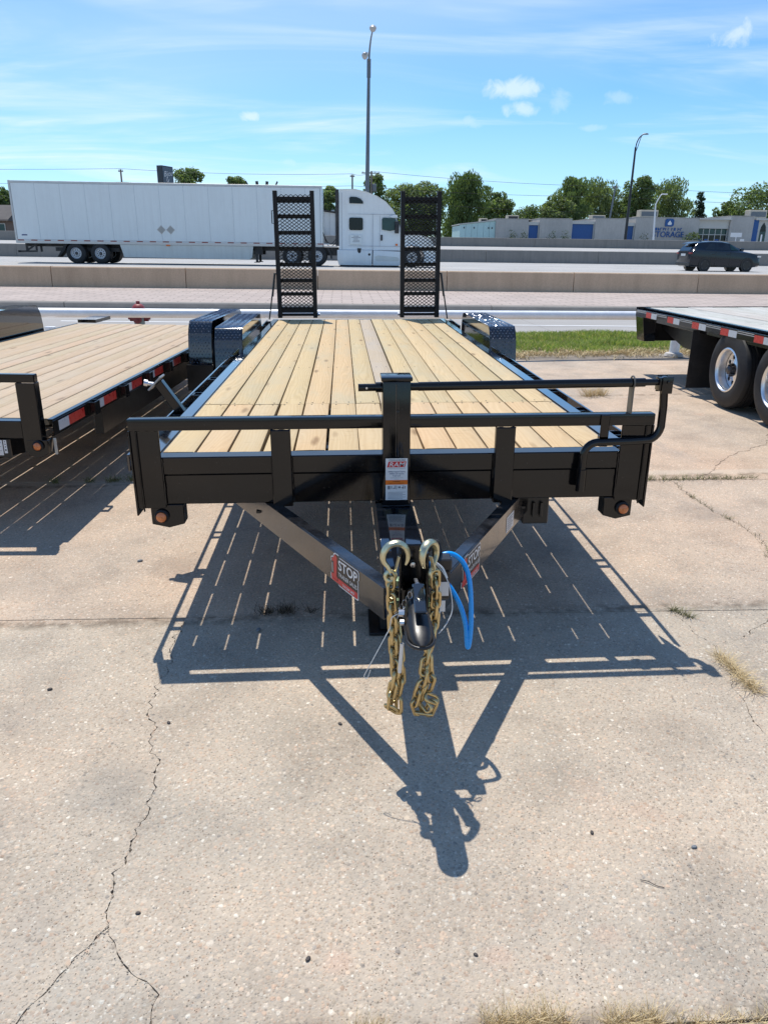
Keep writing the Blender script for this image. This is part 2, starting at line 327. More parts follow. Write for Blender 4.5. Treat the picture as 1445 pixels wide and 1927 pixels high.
    rust = mth(nt, 'MULTIPLY', mapr(nt, noise(nt, v, 1.7, 3, .5, .6), .66, .76), .4)
    c = mixc(nt, rust, c, (.52, .30, .20))
    c = mixc(nt, mapr(nt, noise(nt, mapping(nt, v, (.8, .35, 1)), 1.6, 5, .65, .8), .56, .76, 0, .5), c, (.24, .225, .21))
    nt.links.new(c, b.inputs['Base Color']); b.inputs['Roughness'].default_value = 0.88; b.inputs['Specular IOR Level'].default_value = .25
    h = mth(nt, 'ADD', mth(nt, 'MULTIPLY', mapr(nt, d1, 0, .5, 1, 0), .6), mth(nt, 'ADD', mth(nt, 'MULTIPLY', mapr(nt, d2, 0, .5, 1, 0), .4), mth(nt, 'MULTIPLY', pits, -1.2)))
    bump(nt, b, h, .8, .005)
    return m
M['concrete'] = m_concrete()

def m_road(name, base, var, scale):
    m, nt, b = newmat(name); v = wpos(nt)
    a = noise(nt, mapping(nt, v, (.12, 1.0, 1)), scale, 5, .6, .3); f = noise(nt, v, 60, 3, .6); bg_ = noise(nt, v, .35, 3, .5)
    c = mixc(nt, mapr(nt, a, .3, .7), tuple(x*(1-var) for x in base), tuple(x*(1+var) for x in base))
    c = mixc(nt, 1.0, c, ramp(nt, f, [(.25, .85), (.75, 1.12)]), 'MULTIPLY')
    c = mixc(nt, 1.0, c, ramp(nt, bg_, [(.3, .92), (.7, 1.07)]), 'MULTIPLY')
    # contraction joints every 4.5 m
    br = nt.nodes.new('ShaderNodeTexBrick'); br.offset = 0.0; nt.links.new(v, br.inputs['Vector'])
    br.inputs['Scale'].default_value = 1.0; br.inputs['Mortar Size'].default_value = .012; br.inputs['Brick Width'].default_value = 4.6; br.inputs['Row Height'].default_value = 3.65
    c = mixc(nt, mth(nt, 'MULTIPLY', br.outputs['Fac'], .45), c, (.14, .13, .12))
    nt.links.new(c, b.inputs['Base Color']); b.inputs['Roughness'].default_value = .85; b.inputs['Specular IOR Level'].default_value = .3
    bump(nt, b, f, .3, .003); return m
M['street'] = m_road('street_concrete', (.335, .32, .30), .08, .5)
M['highway'] = m_road('highway_concrete', (.385, .375, .355), .06, .3)

def m_wall():
    m, nt, b = newmat('barrier_concrete'); v = wpos(nt)
    st = noise(nt, mapping(nt, v, (2.2, 2.2, .25)), 1.0, 5, .65); big = noise(nt, v, .35, 3, .5); f = noise(nt, v, 22, 4, .6)
    oi = nt.nodes.new('ShaderNodeObjectInfo').outputs['Random']
    c = mixc(nt, mapr(nt, st, .3, .72), (.60, .44, .305), (.48, .35, .24))
    c = mixc(nt, 1.0, c, ramp(nt, big, [(.3, .9), (.7, 1.08)]), 'MULTIPLY')
    c = mixc(nt, 1.0, c, ramp(nt, f, [(.3, .9), (.7, 1.08)]), 'MULTIPLY')
    c = mixc(nt, 1.0, c, ramp(nt, oi, [(0, .96), (1, 1.04)]), 'MULTIPLY')
    nt.links.new(c, b.inputs['Base Color']); b.inputs['Roughness'].default_value = .9; b.inputs['Specular IOR Level'].default_value = .2
    bump(nt, b, f, .25, .006); return m
M['conc_wall'] = m_wall()
M['conc_wall_grey'] = simple('grey_barrier_concrete', (.235, .22, .20), .9, 0, .10, .8, 9, .2, .01, dust=.15, dustcol=(.24, .22, .20), world=True)
M['kerb'] = simple('kerb_concrete', (.33, .30, .265), .9, 0, .15, 2.0, 40, .3, .004, dust=.25, dustcol=(.16, .14, .12), world=True)
M['kerb_pale'] = simple('gutter_concrete', (.47, .44, .41), .9, 0, .1, 2.0, 40, .3, .004, world=True)

def m_pavers():
    m, nt, b = newmat('brick_paving'); v = wpos(nt)
    br = nt.nodes.new('ShaderNodeTexBrick'); nt.links.new(v, br.inputs['Vector']); br.offset = .5
    br.inputs['Scale'].default_value = 1.0; br.inputs['Brick Width'].default_value = .62; br.inputs['Row Height'].default_value = .32; br.inputs['Mortar Size'].default_value = .022; br.inputs['Mortar Smooth'].default_value = .3
    br.inputs['Color1'].default_value = (.39, .325, .285, 1); br.inputs['Color2'].default_value = (.45, .375, .33, 1); br.inputs['Mortar'].default_value = (.25, .205, .175, 1)
    c = mixc(nt, 1.0, br.outputs['Color'], ramp(nt, noise(nt, v, .9, 4, .6), [(.3, .9), (.7, 1.08)]), 'MULTIPLY')
    c = mixc(nt, mapr(nt, noise(nt, mapping(nt, v, (.5, 1.5, 1)), 1.1, 5, .7), .62, .75, 0, .35), c, (.33, .29, .25))
    nt.links.new(c, b.inputs['Base Color']); b.inputs['Roughness'].default_value = .9
    bump(nt, b, br.outputs['Fac'], -.3, .004); return m
M['pavers'] = m_pavers()

def m_grass():
    m, nt, b = newmat('lawn_blade'); v = wpos(nt)
    ri = nt.nodes.new('ShaderNodeNewGeometry').outputs['Random Per Island']
    c = ramp(nt, ri, [(0, (.13, .20, .04)), (.4, (.22, .30, .075)), (.72, (.30, .36, .11)), (.86, (.40, .38, .16)), (1, (.55, .45, .25))])
    c = mixc(nt, 1.0, c, ramp(nt, noise(nt, v, 2.2, 4, .6), [(.3, .75), (.7, 1.2)]), 'MULTIPLY')
    nt.links.new(c, b.inputs['Base Color']); b.inputs['Roughness'].default_value = .6; b.inputs['Specular IOR Level'].default_value = .25
    try: b.inputs['Transmission Weight'].default_value = 0.0
    except KeyError: pass
    tr = nt.nodes.new('ShaderNodeBsdfTranslucent'); nt.links.new(mixc(nt, 1.0, c, (1.3, 1.35, .7), 'MULTIPLY'), tr.inputs[0])
    mx = nt.nodes.new('ShaderNodeMixShader'); mx.inputs[0].default_value = .45
    o = nt.nodes['Material Output']; nt.links.new(b.outputs[0], mx.inputs[1]); nt.links.new(tr.outputs[0], mx.inputs[2]); nt.links.new(mx.outputs[0], o.inputs[0])
    return m
M['lawn'] = m_grass()
M['lawn_soil'] = simple('lawn_soil', (.075, .07, .035), .95, 0, .4, 5, 50, .5, .01, world=True)
M['dirt'] = simple('packed_dirt', (.27, .23, .18), .95, 0, .25, 3, 60, .6, .01, world=True)

def m_leaf(name, stops):
    m, nt, b = newmat(name)
    ri = nt.nodes.new('ShaderNodeNewGeometry').outputs['Random Per Island']
    v = wpos(nt)
    c = ramp(nt, ri, stops)
    c = mixc(nt, 1.0, c, ramp(nt, noise(nt, v, .55, 3, .6), [(.3, .72), (.7, 1.25)]), 'MULTIPLY')
    nt.links.new(c, b.inputs['Base Color']); b.inputs['Roughness'].default_value = .55; b.inputs['Specular IOR Level'].default_value = .3
    tr = nt.nodes.new('ShaderNodeBsdfTranslucent'); nt.links.new(mixc(nt, 1.0, c, (1.2, 1.3, .6), 'MULTIPLY'), tr.inputs[0])
    mx = nt.nodes.new('ShaderNodeMixShader'); mx.inputs[0].default_value = .5
    o = nt.nodes['Material Output']; nt.links.new(b.outputs[0], mx.inputs[1]); nt.links.new(tr.outputs[0], mx.inputs[2]); nt.links.new(mx.outputs[0], o.inputs[0])
    return m
M['leaf_dark'] = m_leaf('leaf_dark', [(0, (.068, .105, .042)), (.5, (.11, .155, .06)), (1, (.165, .215, .09))])
M['leaf_mid'] = m_leaf('leaf_mid', [(0, (.098, .148, .06)), (.5, (.16, .212, .088)), (1, (.23, .28, .125))])
M['leaf_pale'] = m_leaf('leaf_pale', [(0, (.11, .15, .065)), (.5, (.175, .22, .10)), (1, (.25, .29, .14))])
M['leaf_conifer'] = m_leaf('leaf_conifer', [(0, (.034, .055, .034)), (.5, (.058, .085, .05)), (1, (.09, .115, .065))])

streaks('semi_panel', .28, (.44, .45, .45)); streaks('semi_white', .22, (.42, .40, .37)); streaks('skirt', .4, (.36, .34, .31)); streaks('conc_wall_grey', .5, (.11, .105, .10)); streaks('bldg_conc', .35, (.22, .21, .20))

# ------------------------------------------------------------------ mesh helpers
def frame_from(t, upv=Vector((0, 0, 1))):
    t = t.normalized()
    if abs(t.dot(upv)) > .98: upv = Vector((0, 1, 0))
    a = t.cross(upv).normalized(); return a, a.cross(t).normalized()
class MB:
    def __init__(s): s.v = []; s.f = []; s.m = []
    def add(s, vs, fs, mi=0, T=None):
        o = len(s.v)
        s.v += [tuple(T @ Vector(p)) if T is not None else tuple(p) for p in vs]
        s.f += [tuple(i+o for i in f) for f in fs]; s.m += [mi]*len(fs); return s
    def b(s, x0, x1, y0, y1, z0, z1, mi=0, T=None):
        vs = [(x0, y0, z0), (x1, y0, z0), (x1, y1, z0), (x0, y1, z0), (x0, y0, z1), (x1, y0, z1), (x1, y1, z1), (x0, y1, z1)]
        return s.add(vs, [(0, 3, 2, 1), (4, 5, 6, 7), (0, 1, 5, 4), (1, 2, 6, 5), (2, 3, 7, 6), (3, 0, 4, 7)], mi, T)
    def bar(s, p0, p1, w, h, mi=0, upv=Vector((0, 0, 1))):
        p0 = Vector(p0); p1 = Vector(p1); a, u = frame_from(p1-p0, upv); vs = []
        for p in (p0, p1):
            for (i, j) in ((-1, -1), (1, -1), (1, 1), (-1, 1)): vs.append(p+a*(i*w/2)+u*(j*h/2))
        return s.add(vs, [(0, 1, 2, 3), (7, 6, 5, 4), (0, 4, 5, 1), (1, 5, 6, 2), (2, 6, 7, 3), (3, 7, 4, 0)], mi)
    def prism(s, pts, axis, a0, a1, mi=0, T=None):
        n = len(pts); vs = []
        for a in (a0, a1):
            for (p, q) in pts:
                vs.append({'x': (a, p, q), 'y': (p, a, q), 'z': (p, q, a)}[axis])
        fs = [tuple(range(n)), tuple(range(2*n-1, n-1, -1))]+[(i, i+n, (i+1) % n+n, (i+1) % n) for i in range(n)]
        return s.add(vs, fs, mi, T)
    def tube(s, path, r, n=8, mi=0, closed=False, caps=True, flat=1.0):
        path = [Vector(p) for p in path]; k = len(path); rr = r if isinstance(r, (list, tuple)) else [r]*k
        vs = []; prev = None
        for i, p in enumerate(path):
            if closed: t = path[(i+1) % k]-path[i-1]
            else: t = path[min(i+1, k-1)]-path[max(i-1, 0)]
            t.normalize()
            if prev is None: a, u = frame_from(t)
            else:
                a = (prev - t*prev.dot(t)).normalized(); u = t.cross(a)*-1 if False else a.cross(t)
            prev = a
            for j in range(n):
                th = 2*math.pi*j/n; vs.append(p+a*(math.cos(th)*rr[i])+u*(math.sin(th)*rr[i]*flat))
        fs = []
        for i in range(k if closed else k-1):
            for j in range(n):
                i2 = (i+1) % k; fs.append((i*n+j, i*n+(j+1) % n, i2*n+(j+1) % n, i2*n+j))
        if caps and not closed: fs += [tuple(range(n-1, -1, -1)), tuple(range((k-1)*n, k*n))]
        return s.add(vs, fs, mi)
    def lathe(s, prof, n=16, mi=0, T=None, close=False):
        vs = []; fs = []; k = len(prof)
        for (r, z) in prof:
            for j in range(n): th = 2*math.pi*j/n; vs.append((r*math.cos(th), r*math.sin(th), z))
        for i in range(k if close else k-1):
            i2 = (i+1) % k
            for j in range(n): fs.append((i*n+j, i*n+(j+1) % n, i2*n+(j+1) % n, i2*n+j))
        if not close: fs += [tuple(range(n-1, -1, -1)), tuple(range((k-1)*n, k*n))]
        return s.add(vs, fs, mi, T)
    def text(s, txt, size, T, mi=0, bold=0.0, align='CENTER', sx=1.0, shear=0.0, thick=0.0):
        cu = bpy.data.curves.new('t', 'FONT'); cu.body = txt; cu.size = size; cu.offset = bold*size; cu.align_x = align; cu.shear = shear
        cu.resolution_u = 3; cu.extrude = thick/2
        ob = bpy.data.objects.new('t', cu); COL.objects.link(ob)
        me = bpy.data.meshes.new_from_object(ob.evaluated_get(bpy.context.evaluated_depsgraph_get()))
        s.add([(v.co.x*sx, v.co.y, v.co.z) for v in me.vertices], [tuple(p.vertices) for p in me.polygons], mi, T)
        bpy.data.objects.remove(ob); bpy.data.curves.remove(cu); bpy.data.meshes.remove(me); return s
    def mesh(s, name, mats, bev=0.0, smooth=True, segs=1, ang=35):
        me = bpy.data.meshes.new(name); me.from_pydata(s.v, [], s.f)
        for mm in (mats if isinstance(mats, (list, tuple)) else [mats]): me.materials.append(M[mm] if isinstance(mm, str) else mm)
        if len(me.materials) > 1: me.polygons.foreach_set('material_index', s.m)
        bm = bmesh.new(); bm.from_mesh(me); bmesh.ops.recalc_face_normals(bm, faces=bm.faces)
        if bev:
            es = [e for e in bm.edges if len(e.link_faces) == 2 and e.calc_face_angle(0) > R(40)]
            bmesh.ops.bevel(bm, geom=es, offset=bev, segments=segs, affect='EDGES', clamp_overlap=True, profile=.6)
        bm.to_mesh(me); bm.free()
        if smooth:
            me.polygons.foreach_set('use_smooth', [True]*len(me.polygons)); me.set_sharp_from_angle(angle=R(ang))
        me.update(); return me
    def build(s, name, mats, parent=None, bev=0.0, smooth=True, loc=(0, 0, 0), rot=(0, 0, 0), segs=1, ang=35):
        return inst(name, s.mesh(name, mats, bev, smooth, segs, ang), parent, loc, rot)
def inst(name, me, parent=None, loc=(0, 0, 0), rot=(0, 0, 0), scale=(1, 1, 1), mat=None):
    o = bpy.data.objects.new(name, me); COL.objects.link(o)
    if parent: o.parent = parent
    o.location = loc; o.rotation_euler = rot; o.scale = scale
    if mat is not None: o.matrix_local = mat
    return o
def tag(o, label=None, cat=None, group=None, kind=None):
    if label: o['label'] = label
    if cat: o['category'] = cat
    if group: o['group'] = group
    if kind: o['kind'] = kind
    return o
def thing(name, loc, label=None, cat=None, group=None, rot=(0, 0, 0), kind=None):
    o = bpy.data.objects.new(name, None); COL.objects.link(o); o.empty_display_size = .2
    o.location = loc; o.rotation_euler = rot; return tag(o, label, cat, group, kind)
def arc(cx, cy, r, a0, a1, n):
    return [(cx+r*math.cos(R(a0+(a1-a0)*i/n)), cy+r*math.sin(R(a0+(a1-a0)*i/n))) for i in range(n+1)]
def smooth_path(pts, sub=6):
    pts = [Vector(p) for p in pts]; o = []
    for i in range(len(pts)-1):
        p0 = pts[max(i-1, 0)]; p1 = pts[i]; p2 = pts[i+1]; p3 = pts[min(i+2, len(pts)-1)]
        for k in range(sub):
            t = k/sub
            o.append(.5*((2*p1)+(p2-p0)*t+(2*p0-5*p1+4*p2-p3)*t*t+(3*p1-p0-3*p2+p3)*t**3))
    o.append(pts[-1]); return o
# ------------------------------------------------------------------ ground, lot, street, highway
def sheet(name, x0, x1, y0, y1, z0, z1, mat, kind='structure', parent=None):
    me = MB().add([(x0, y0, z0), (x1, y0, z0), (x1, y1, z1), (x0, y1, z1)], [(0, 1, 2, 3)]).mesh(name, mat, smooth=False)
    o = inst(name, me, parent)
    if kind and not parent: o['kind'] = kind
    return o
GZ0, GS, TILT = -.09, 1.058, .016      # level of the parking lot, survey scale of its plan, cross fall
def lotz(x): return GZ0+TILT*(x-.22)
def gp(x, y, dz=0.0):
    z = lotz(x); s = (1.5404-z)/1.5404; return (x*s, y*s, z+dz)
def tilted(name, x0, x1, y0, y1, dz, mat, parent=None):
    mb = MB(); n = 8; vs = []
    for i in range(n+1):
        x = x0+(x1-x0)*i/n; vs += [(x, y0, lotz(x)+dz), (x, y1, lotz(x)+dz)]
    o = mb.add(vs, [(2*i, 2*i+2, 2*i+3, 2*i+1) for i in range(n)]).build(name, mat, parent, smooth=False)
    if not parent: o['kind'] = 'structure'
    return o
# far terrain beyond the highway and under everything
terr = MB()
X0, X1 = -1500, 1500
ys = [(-300, -.45), (27.45, -.45), (27.5, .585), (62.3, .585), (62.4, 1.43), (85.25, 1.87), (150, 1.9), (2500, 1.9)]
for (ya, za), (yb, zb) in zip(ys, ys[1:]):
    terr.add([(X0, ya, za), (X1, ya, za), (X1, yb, zb), (X0, yb, zb)], [(0, 1, 2, 3)])
terr.build('ground', 'dirt', smooth=False)['kind'] = 'structure'
far_lot = sheet('storage_yard_pavement', -120, 160, 85.3, 150, 1.905, 1.905, 'street')

lot = tilted('parking_lot', -13, 13, -8, 11.05*GS, -.0075, 'soil')
def jitter_line(pts, amp, rnd, step=.03):
    pts = [Vector((p[0], p[1], 0)) for p in pts]; o = []
    for a, b in zip(pts, pts[1:]):
        n = max(2, int((b-a).length/step)); d = (b-a).normalized(); nrm = Vector((-d.y, d.x, 0)); w = 0
        for i in range(n):
            t = i/n; w = w*.6+rnd.uniform(-amp, amp)
            o.append(a.lerp(b, t)+nrm*(w if i else 0))
    o.append(pts[-1]); return o
def offs(line, d, rnd):
    o = []
    for i, p in enumerate(line):
        t = (line[min(i+1, len(line)-1)]-line[max(i-1, 0)]).normalized(); nrm = Vector((-t.y, t.x, 0))
        o.append(p+nrm*(d*(rnd.uniform(-.05, 1.0)+(1.2 if rnd.random() < .12 else 0))))
    return o
def slab(poly, z=0.0, th=.0068, bev=.0):
    n = len(poly); mb = MB(); vs = [gp(p[0], p[1], z) for p in poly]+[gp(p[0], p[1], z-th) for p in poly]
    mb.add(vs, [tuple(range(n))]+[(i, (i+1) % n, (i+1) % n+n, i+n) for i in range(n)])
    o = mb.build('concrete_slab', 'concrete', lot, smooth=False); return o
rr = random.Random(3)
def xy(l): return [(p.x, p.y) for p in l]
g = .003
def edge(x0, x1, y, amp=.004, seed=0):
    r_ = random.Random(seed); n = max(2, int(abs(x1-x0)/.12)); return [(x0+(x1-x0)*i/n, y+(r_.uniform(-amp, amp) if 0 < i < n else 0)) for i in range(n+1)]
def rect_slab(x0, x1, y0, y1, z=0.0, seed=1):
    slab(edge(x0+g, x1-g, y0+g, .003, seed)+edge(x1-g, x0+g, y1-g, .003, seed+1), z)
rows = [(-8, -3.2), (-3.2, 1.062), (2.925, 4.935), (4.935, 7.95), (7.95, 11.0)]
colx = [-12.5, -8.6, -4.2, 4.6, 9.0, 12.3]
sd = 10
for (a, b) in rows:
    for i in range(len(colx)-1):
        sd += 2
        if colx[i] == -4.2 and a in (2.925, 4.935): continue
        rect_slab(colx[i], colx[i+1], a, b, rr.uniform(-.0025, .0), sd)
for i in range(len(colx)-1):
    if colx[i] != -4.2: sd += 2; rect_slab(colx[i], colx[i+1], 1.062, 2.925, rr.uniform(-.0025, 0), sd)
# the cracked middle slab in front of the trailer, broken into pieces along its cracks
ya, yb = 1.062+g, 2.925-g
cl0 = [(-.708, yb), (-.700, 2.683), (-.695, 2.428), (-.685, 2.225), (-.600, 1.98), (-.568, 1.71), (-.593, 1.487), (-.568, 1.352)]
LA = jitter_line(cl0, .013, rr, .014); LA1 = jitter_line([(-.568, 1.352), (-.61, 1.29), (-.648, 1.214), (-.69, 1.13), (-.72, ya)], .008, rr, .02)
LB1 = jitter_line([(-.568, 1.352), (-.518, 1.266), (-.464, 1.218), (-.408, 1.176), (-.412, 1.11), (-.40, ya)], .007, rr, .02)
RA = jitter_line([(1.497, yb), (1.504, 2.748), (1.544, 2.61), (1.461, 2.317), (1.445, 2.164), (1.435, 2.012), (1.45, 1.7), (1.42, 1.4), (1.47, ya)], .010, rr, .025)
RB = jitter_line([(1.544, 2.61), (1.714, 2.694), (1.898, 2.833), (2.05, 2.86), (2.25, yb)], .010, rr, .025)
def xfun(line, d, seed):
    # boundary x as a function of y along a crack, with a ragged lip
    r_ = random.Random(seed); pts = sorted(((p.y, p.x) for p in line))
    wob = [d*(r_.uniform(-.1, 1.0)+(1.3 if r_.random() < .13 else 0)) for _ in range(400)]
    def f(y):
        if y <= pts[0][0]: x = pts[0][1]
        elif y >= pts[-1][0]: x = pts[-1][1]
        else:
            i = max(k for k in range(len(pts)-1) if pts[k][0] <= y); u = (y-pts[i][0])/max(1e-9, pts[i+1][0]-pts[i][0]); x = pts[i][1]+(pts[i+1][1]-pts[i][1])*u
        return x+wob[int(y*120) % 400]
    return f
c_ = .0026
def strip_slab(fl, fr_, y0, y1, z=0.0, th=.0068):
    n = max(2, int((y1-y0)/.0085)); mb = MB(); vs = []; fs = []
    for i in range(n+1):
        y = y0+(y1-y0)*i/n; a, b_ = fl(y), fr_(y); b_ = max(b_, a+.0005)
        vs += [gp(a, y, z), gp(b_, y, z), gp(a, y, z-th), gp(b_, y, z-th)]
    for i in range(n):
        o = 4*i; fs += [(o, o+1, o+5, o+4), (o, o+4, o+6, o+2), (o+1, o+3, o+7, o+5)]
    fs += [(0, 2, 3, 1), (4*n, 4*n+1, 4*n+3, 4*n+2)]
    mb.add(vs, fs).build('concrete_slab', 'concrete', lot, smooth=False)
def straight(x): return lambda y: x
RC = jitter_line([(2.33, 2.925), (2.30, 3.3), (2.30, 3.55), (2.40, 3.86), (2.39, 4.04), (2.34, 4.23), (2.33, 4.55), (2.35, 4.935)], .013, rr, .02)
RD = jitter_line([(2.55, 4.935), (2.83, 5.24), (3.18, 5.62), (3.64, 5.96), (4.15, 6.8), (4.45, 7.95)], .016, rr, .03)
C_l, C_r, D_l, D_r = xfun(RC, -c_*1.4, 11), xfun(RC, c_*1.4, 12), xfun(RD, -c_*1.3, 13), xfun(RD, c_*1.3, 14)
strip_slab(straight(-4.2+g), C_l, 2.925+g, 4.935-g, -.001); strip_slab(C_r, straight(4.6-g), 2.925+g, 4.935-g, -.0018)
strip_slab(straight(-4.2+g), D_l, 4.935+g, 7.95-g, .0); strip_slab(D_r, straight(4.6-g), 4.935+g, 7.95-g, -.002)
yJ, yK = 1.352, 2.61
L_l, L_r = xfun(LA, -c_*1.1, 1), xfun(LA, c_*1.1, 2); A_l, A_r = xfun(LA1, -c_*.8, 3), xfun(LA1, c_*.8, 4); B_l, B_r = xfun(LB1, -c_*.8, 5), xfun(LB1, c_*.8, 6)
R_l, R_r = xfun(RA, -c_*.8, 7), xfun(RA, c_*.8, 8); S_u, S_d = xfun(RB, -c_*1.2, 9), xfun(RB, c_*1.2, 10)
strip_slab(lambda y: -4.2+g, lambda y: L_l(y) if y > yJ else A_l(y), ya, yb, -.0008)      # left of the crack
strip_slab(A_r, B_l, ya, yJ, -.002)                                                        # wedge between the two branches
strip_slab(lambda y: L_r(y) if y > yJ else B_r(y), R_l, ya, yb, 0.0)
strip_slab(R_r, S_u, yK, yb, -.0012)
strip_slab(lambda y: R_r(y) if y < yK else S_d(y), lambda y: 4.6-g, ya, yb, -.0005)
# dirt apron and lawn strip along the street
tilted('dirt_verge', -13, 13, 11.0*GS, 11.7*GS, -.0055, 'dirt')
tilted('lawn', -13, 13, 11.3*GS, 14.1*GS, -.003, 'lawn_soil')
sheet('street', -400, 400, 14.1*GS, 19.95*GS, GZ0-.03, GZ0-.03, 'street')
gut = sheet('gutter', -400, 400, 19.95*GS, 20.42*GS, GZ0-.024, GZ0-.024, 'kerb_pale')
stripe_me = MB().b(-1.55, 1.55, -.06, .06, 0, .004).mesh('lane_marking', 'line_white', smooth=False)
lanes = thing('street_lane_markings', (0, 0, 0), kind='structure')
for x in (-29.2, -17.1, -4.9, 5.5, 17.7, 29.9): inst('lane_dash', stripe_me, lanes, (x, 16.68*GS-.015*x, GZ0-.0285), (0, 0, -.015))
kb = thing('kerb', (0, 20.42*GS, GZ0), kind='structure')
kme = MB().prism([(0, -.09), (.0, .10), (.03, .14), (.20, .145), (.20, -.09)], 'x', -3.0, 2.985).mesh('kerb_stone', 'kerb', bev=.01)
for i in range(-12, 13): inst('kerb_stone', kme, kb, (i*6.0+1.3, rr.uniform(-.006, .006), rr.uniform(-.006, .006)))
sheet('brick_pavement', -200, 200, 20.62*GS, 27.32, GZ0+.142, .150, 'pavers')

def barrier(name, y, z0, z1, w0, w1, xa, xb, seg, mat, label, off=0.0, cap=.0):
    t = thing(name, (0, y, z0), label, 'wall')
    h = z1-z0
    prof = [(-w0/2, -.6), (-w0/2, .06), (-w1/2, h-.03), (-w1/2+.03, h), (w1/2-.03, h), (w1/2, h-.03), (w0/2, .06), (w0/2, -.6)]
    me = MB().prism(prof, 'x', -seg/2+.012, seg/2-.012).mesh('wall_panel', mat, smooth=False)
    n = int((xb-xa)/seg)+1
    for i in range(n): inst('wall_panel', me, t, (xa+off+(i+.5)*seg, rr.uniform(-.008, .008), rr.uniform(-.006, .006)))
    return t
barrier('street_barrier_wall', 27.5, .15, .825, .42, .34, -75, 75, 4.6, 'conc_wall', 'nearest long tan concrete barrier wall behind the brick pavement', .55)
sheet('highway_near_lanes', -500, 500, 27.72, 62.0, .60, .60, 'highway')
hl = thing('highway_lane_lines', (0, 0, .604), kind='structure')
hd = MB().b(-1.6, 1.6, -.07, .07, 0, .004).mesh('lane_dash', 'line_white', smooth=False)
for y in (45.6, 49.3, 53.0):
    for i in range(-8, 9): inst('lane_dash', hd, hl, (i*12.2+{45.6: 5.6, 49.3: 2.2, 53.0: 8.4}[y], y, 0))
el = MB().b(-300, 300, -.07, .07, 0, .004).mesh('edge_line', 'line_white', smooth=False)
inst('edge_line', el, hl, (0, 39.2, 0)); inst('edge_line', el, hl, (0, 59.4, 0))
barrier('median_barrier_wall', 62.2, .60, 1.565, .5, .30, -110, 130, 9.2, 'conc_wall_grey', 'grey concrete median barrier between the two highway carriageways', 2.0)
sheet('highway_far_lanes', -500, 500, 62.45, 84.9, 1.44, 1.90, 'highway')
barrier('far_barrier_wall', 85.1, 1.88, 2.83, .45, .34, -130, 150, 9.2, 'conc_wall_grey', 'farthest grey barrier wall in front of the storage building', 4.0)
# ------------------------------------------------------------------ shared trailer pieces
def planks(parent, x0, x1, y0, y1, n, ztop, mat, gap=(.008, .016), th=.038, rnd=None, special=None, hump=.002):
    rnd = rnd or random.Random(1); pitch = (x1-x0)/n; e = x0
    for i in range(n):
        gp = rnd.uniform(*gap); w = pitch-gp; xa = x0+i*pitch+rnd.uniform(-.002, .002); L = y1-y0; k = 10
        mb = MB(); a, b2 = -w/2, w/2; vs = []; cup = rnd.uniform(-.001, .0015); bow = rnd.uniform(-.0025, .0025)
        for j in range(k+1):
            t = j/k; xo = bow*math.sin(math.pi*t)
            for (x, z) in ((a, -th), (a, -.003), (a+.004, 0), (0, cup), (b2-.004, 0), (b2, -.003), (b2, -th)): vs.append((x+xo, t*L, z))
        fs = [tuple(range(6, -1, -1)), tuple(range(k*7, k*7+7))]
        for j in range(k):
            for q in range(7): fs.append((j*7+q, j*7+(q+1) % 7, (j+1)*7+(q+1) % 7, (j+1)*7+q))
        mb.add(vs, fs)
        mm = special[i] if special and i in special else mat
        o = mb.build('plank', mm, parent, loc=(xa+pitch/2, y0+rnd.uniform(0, .002), ztop+rnd.uniform(-hump, hump)), ang=50)
        if special and i in special: o['label'] = 'darker weathered greyish brown plank'
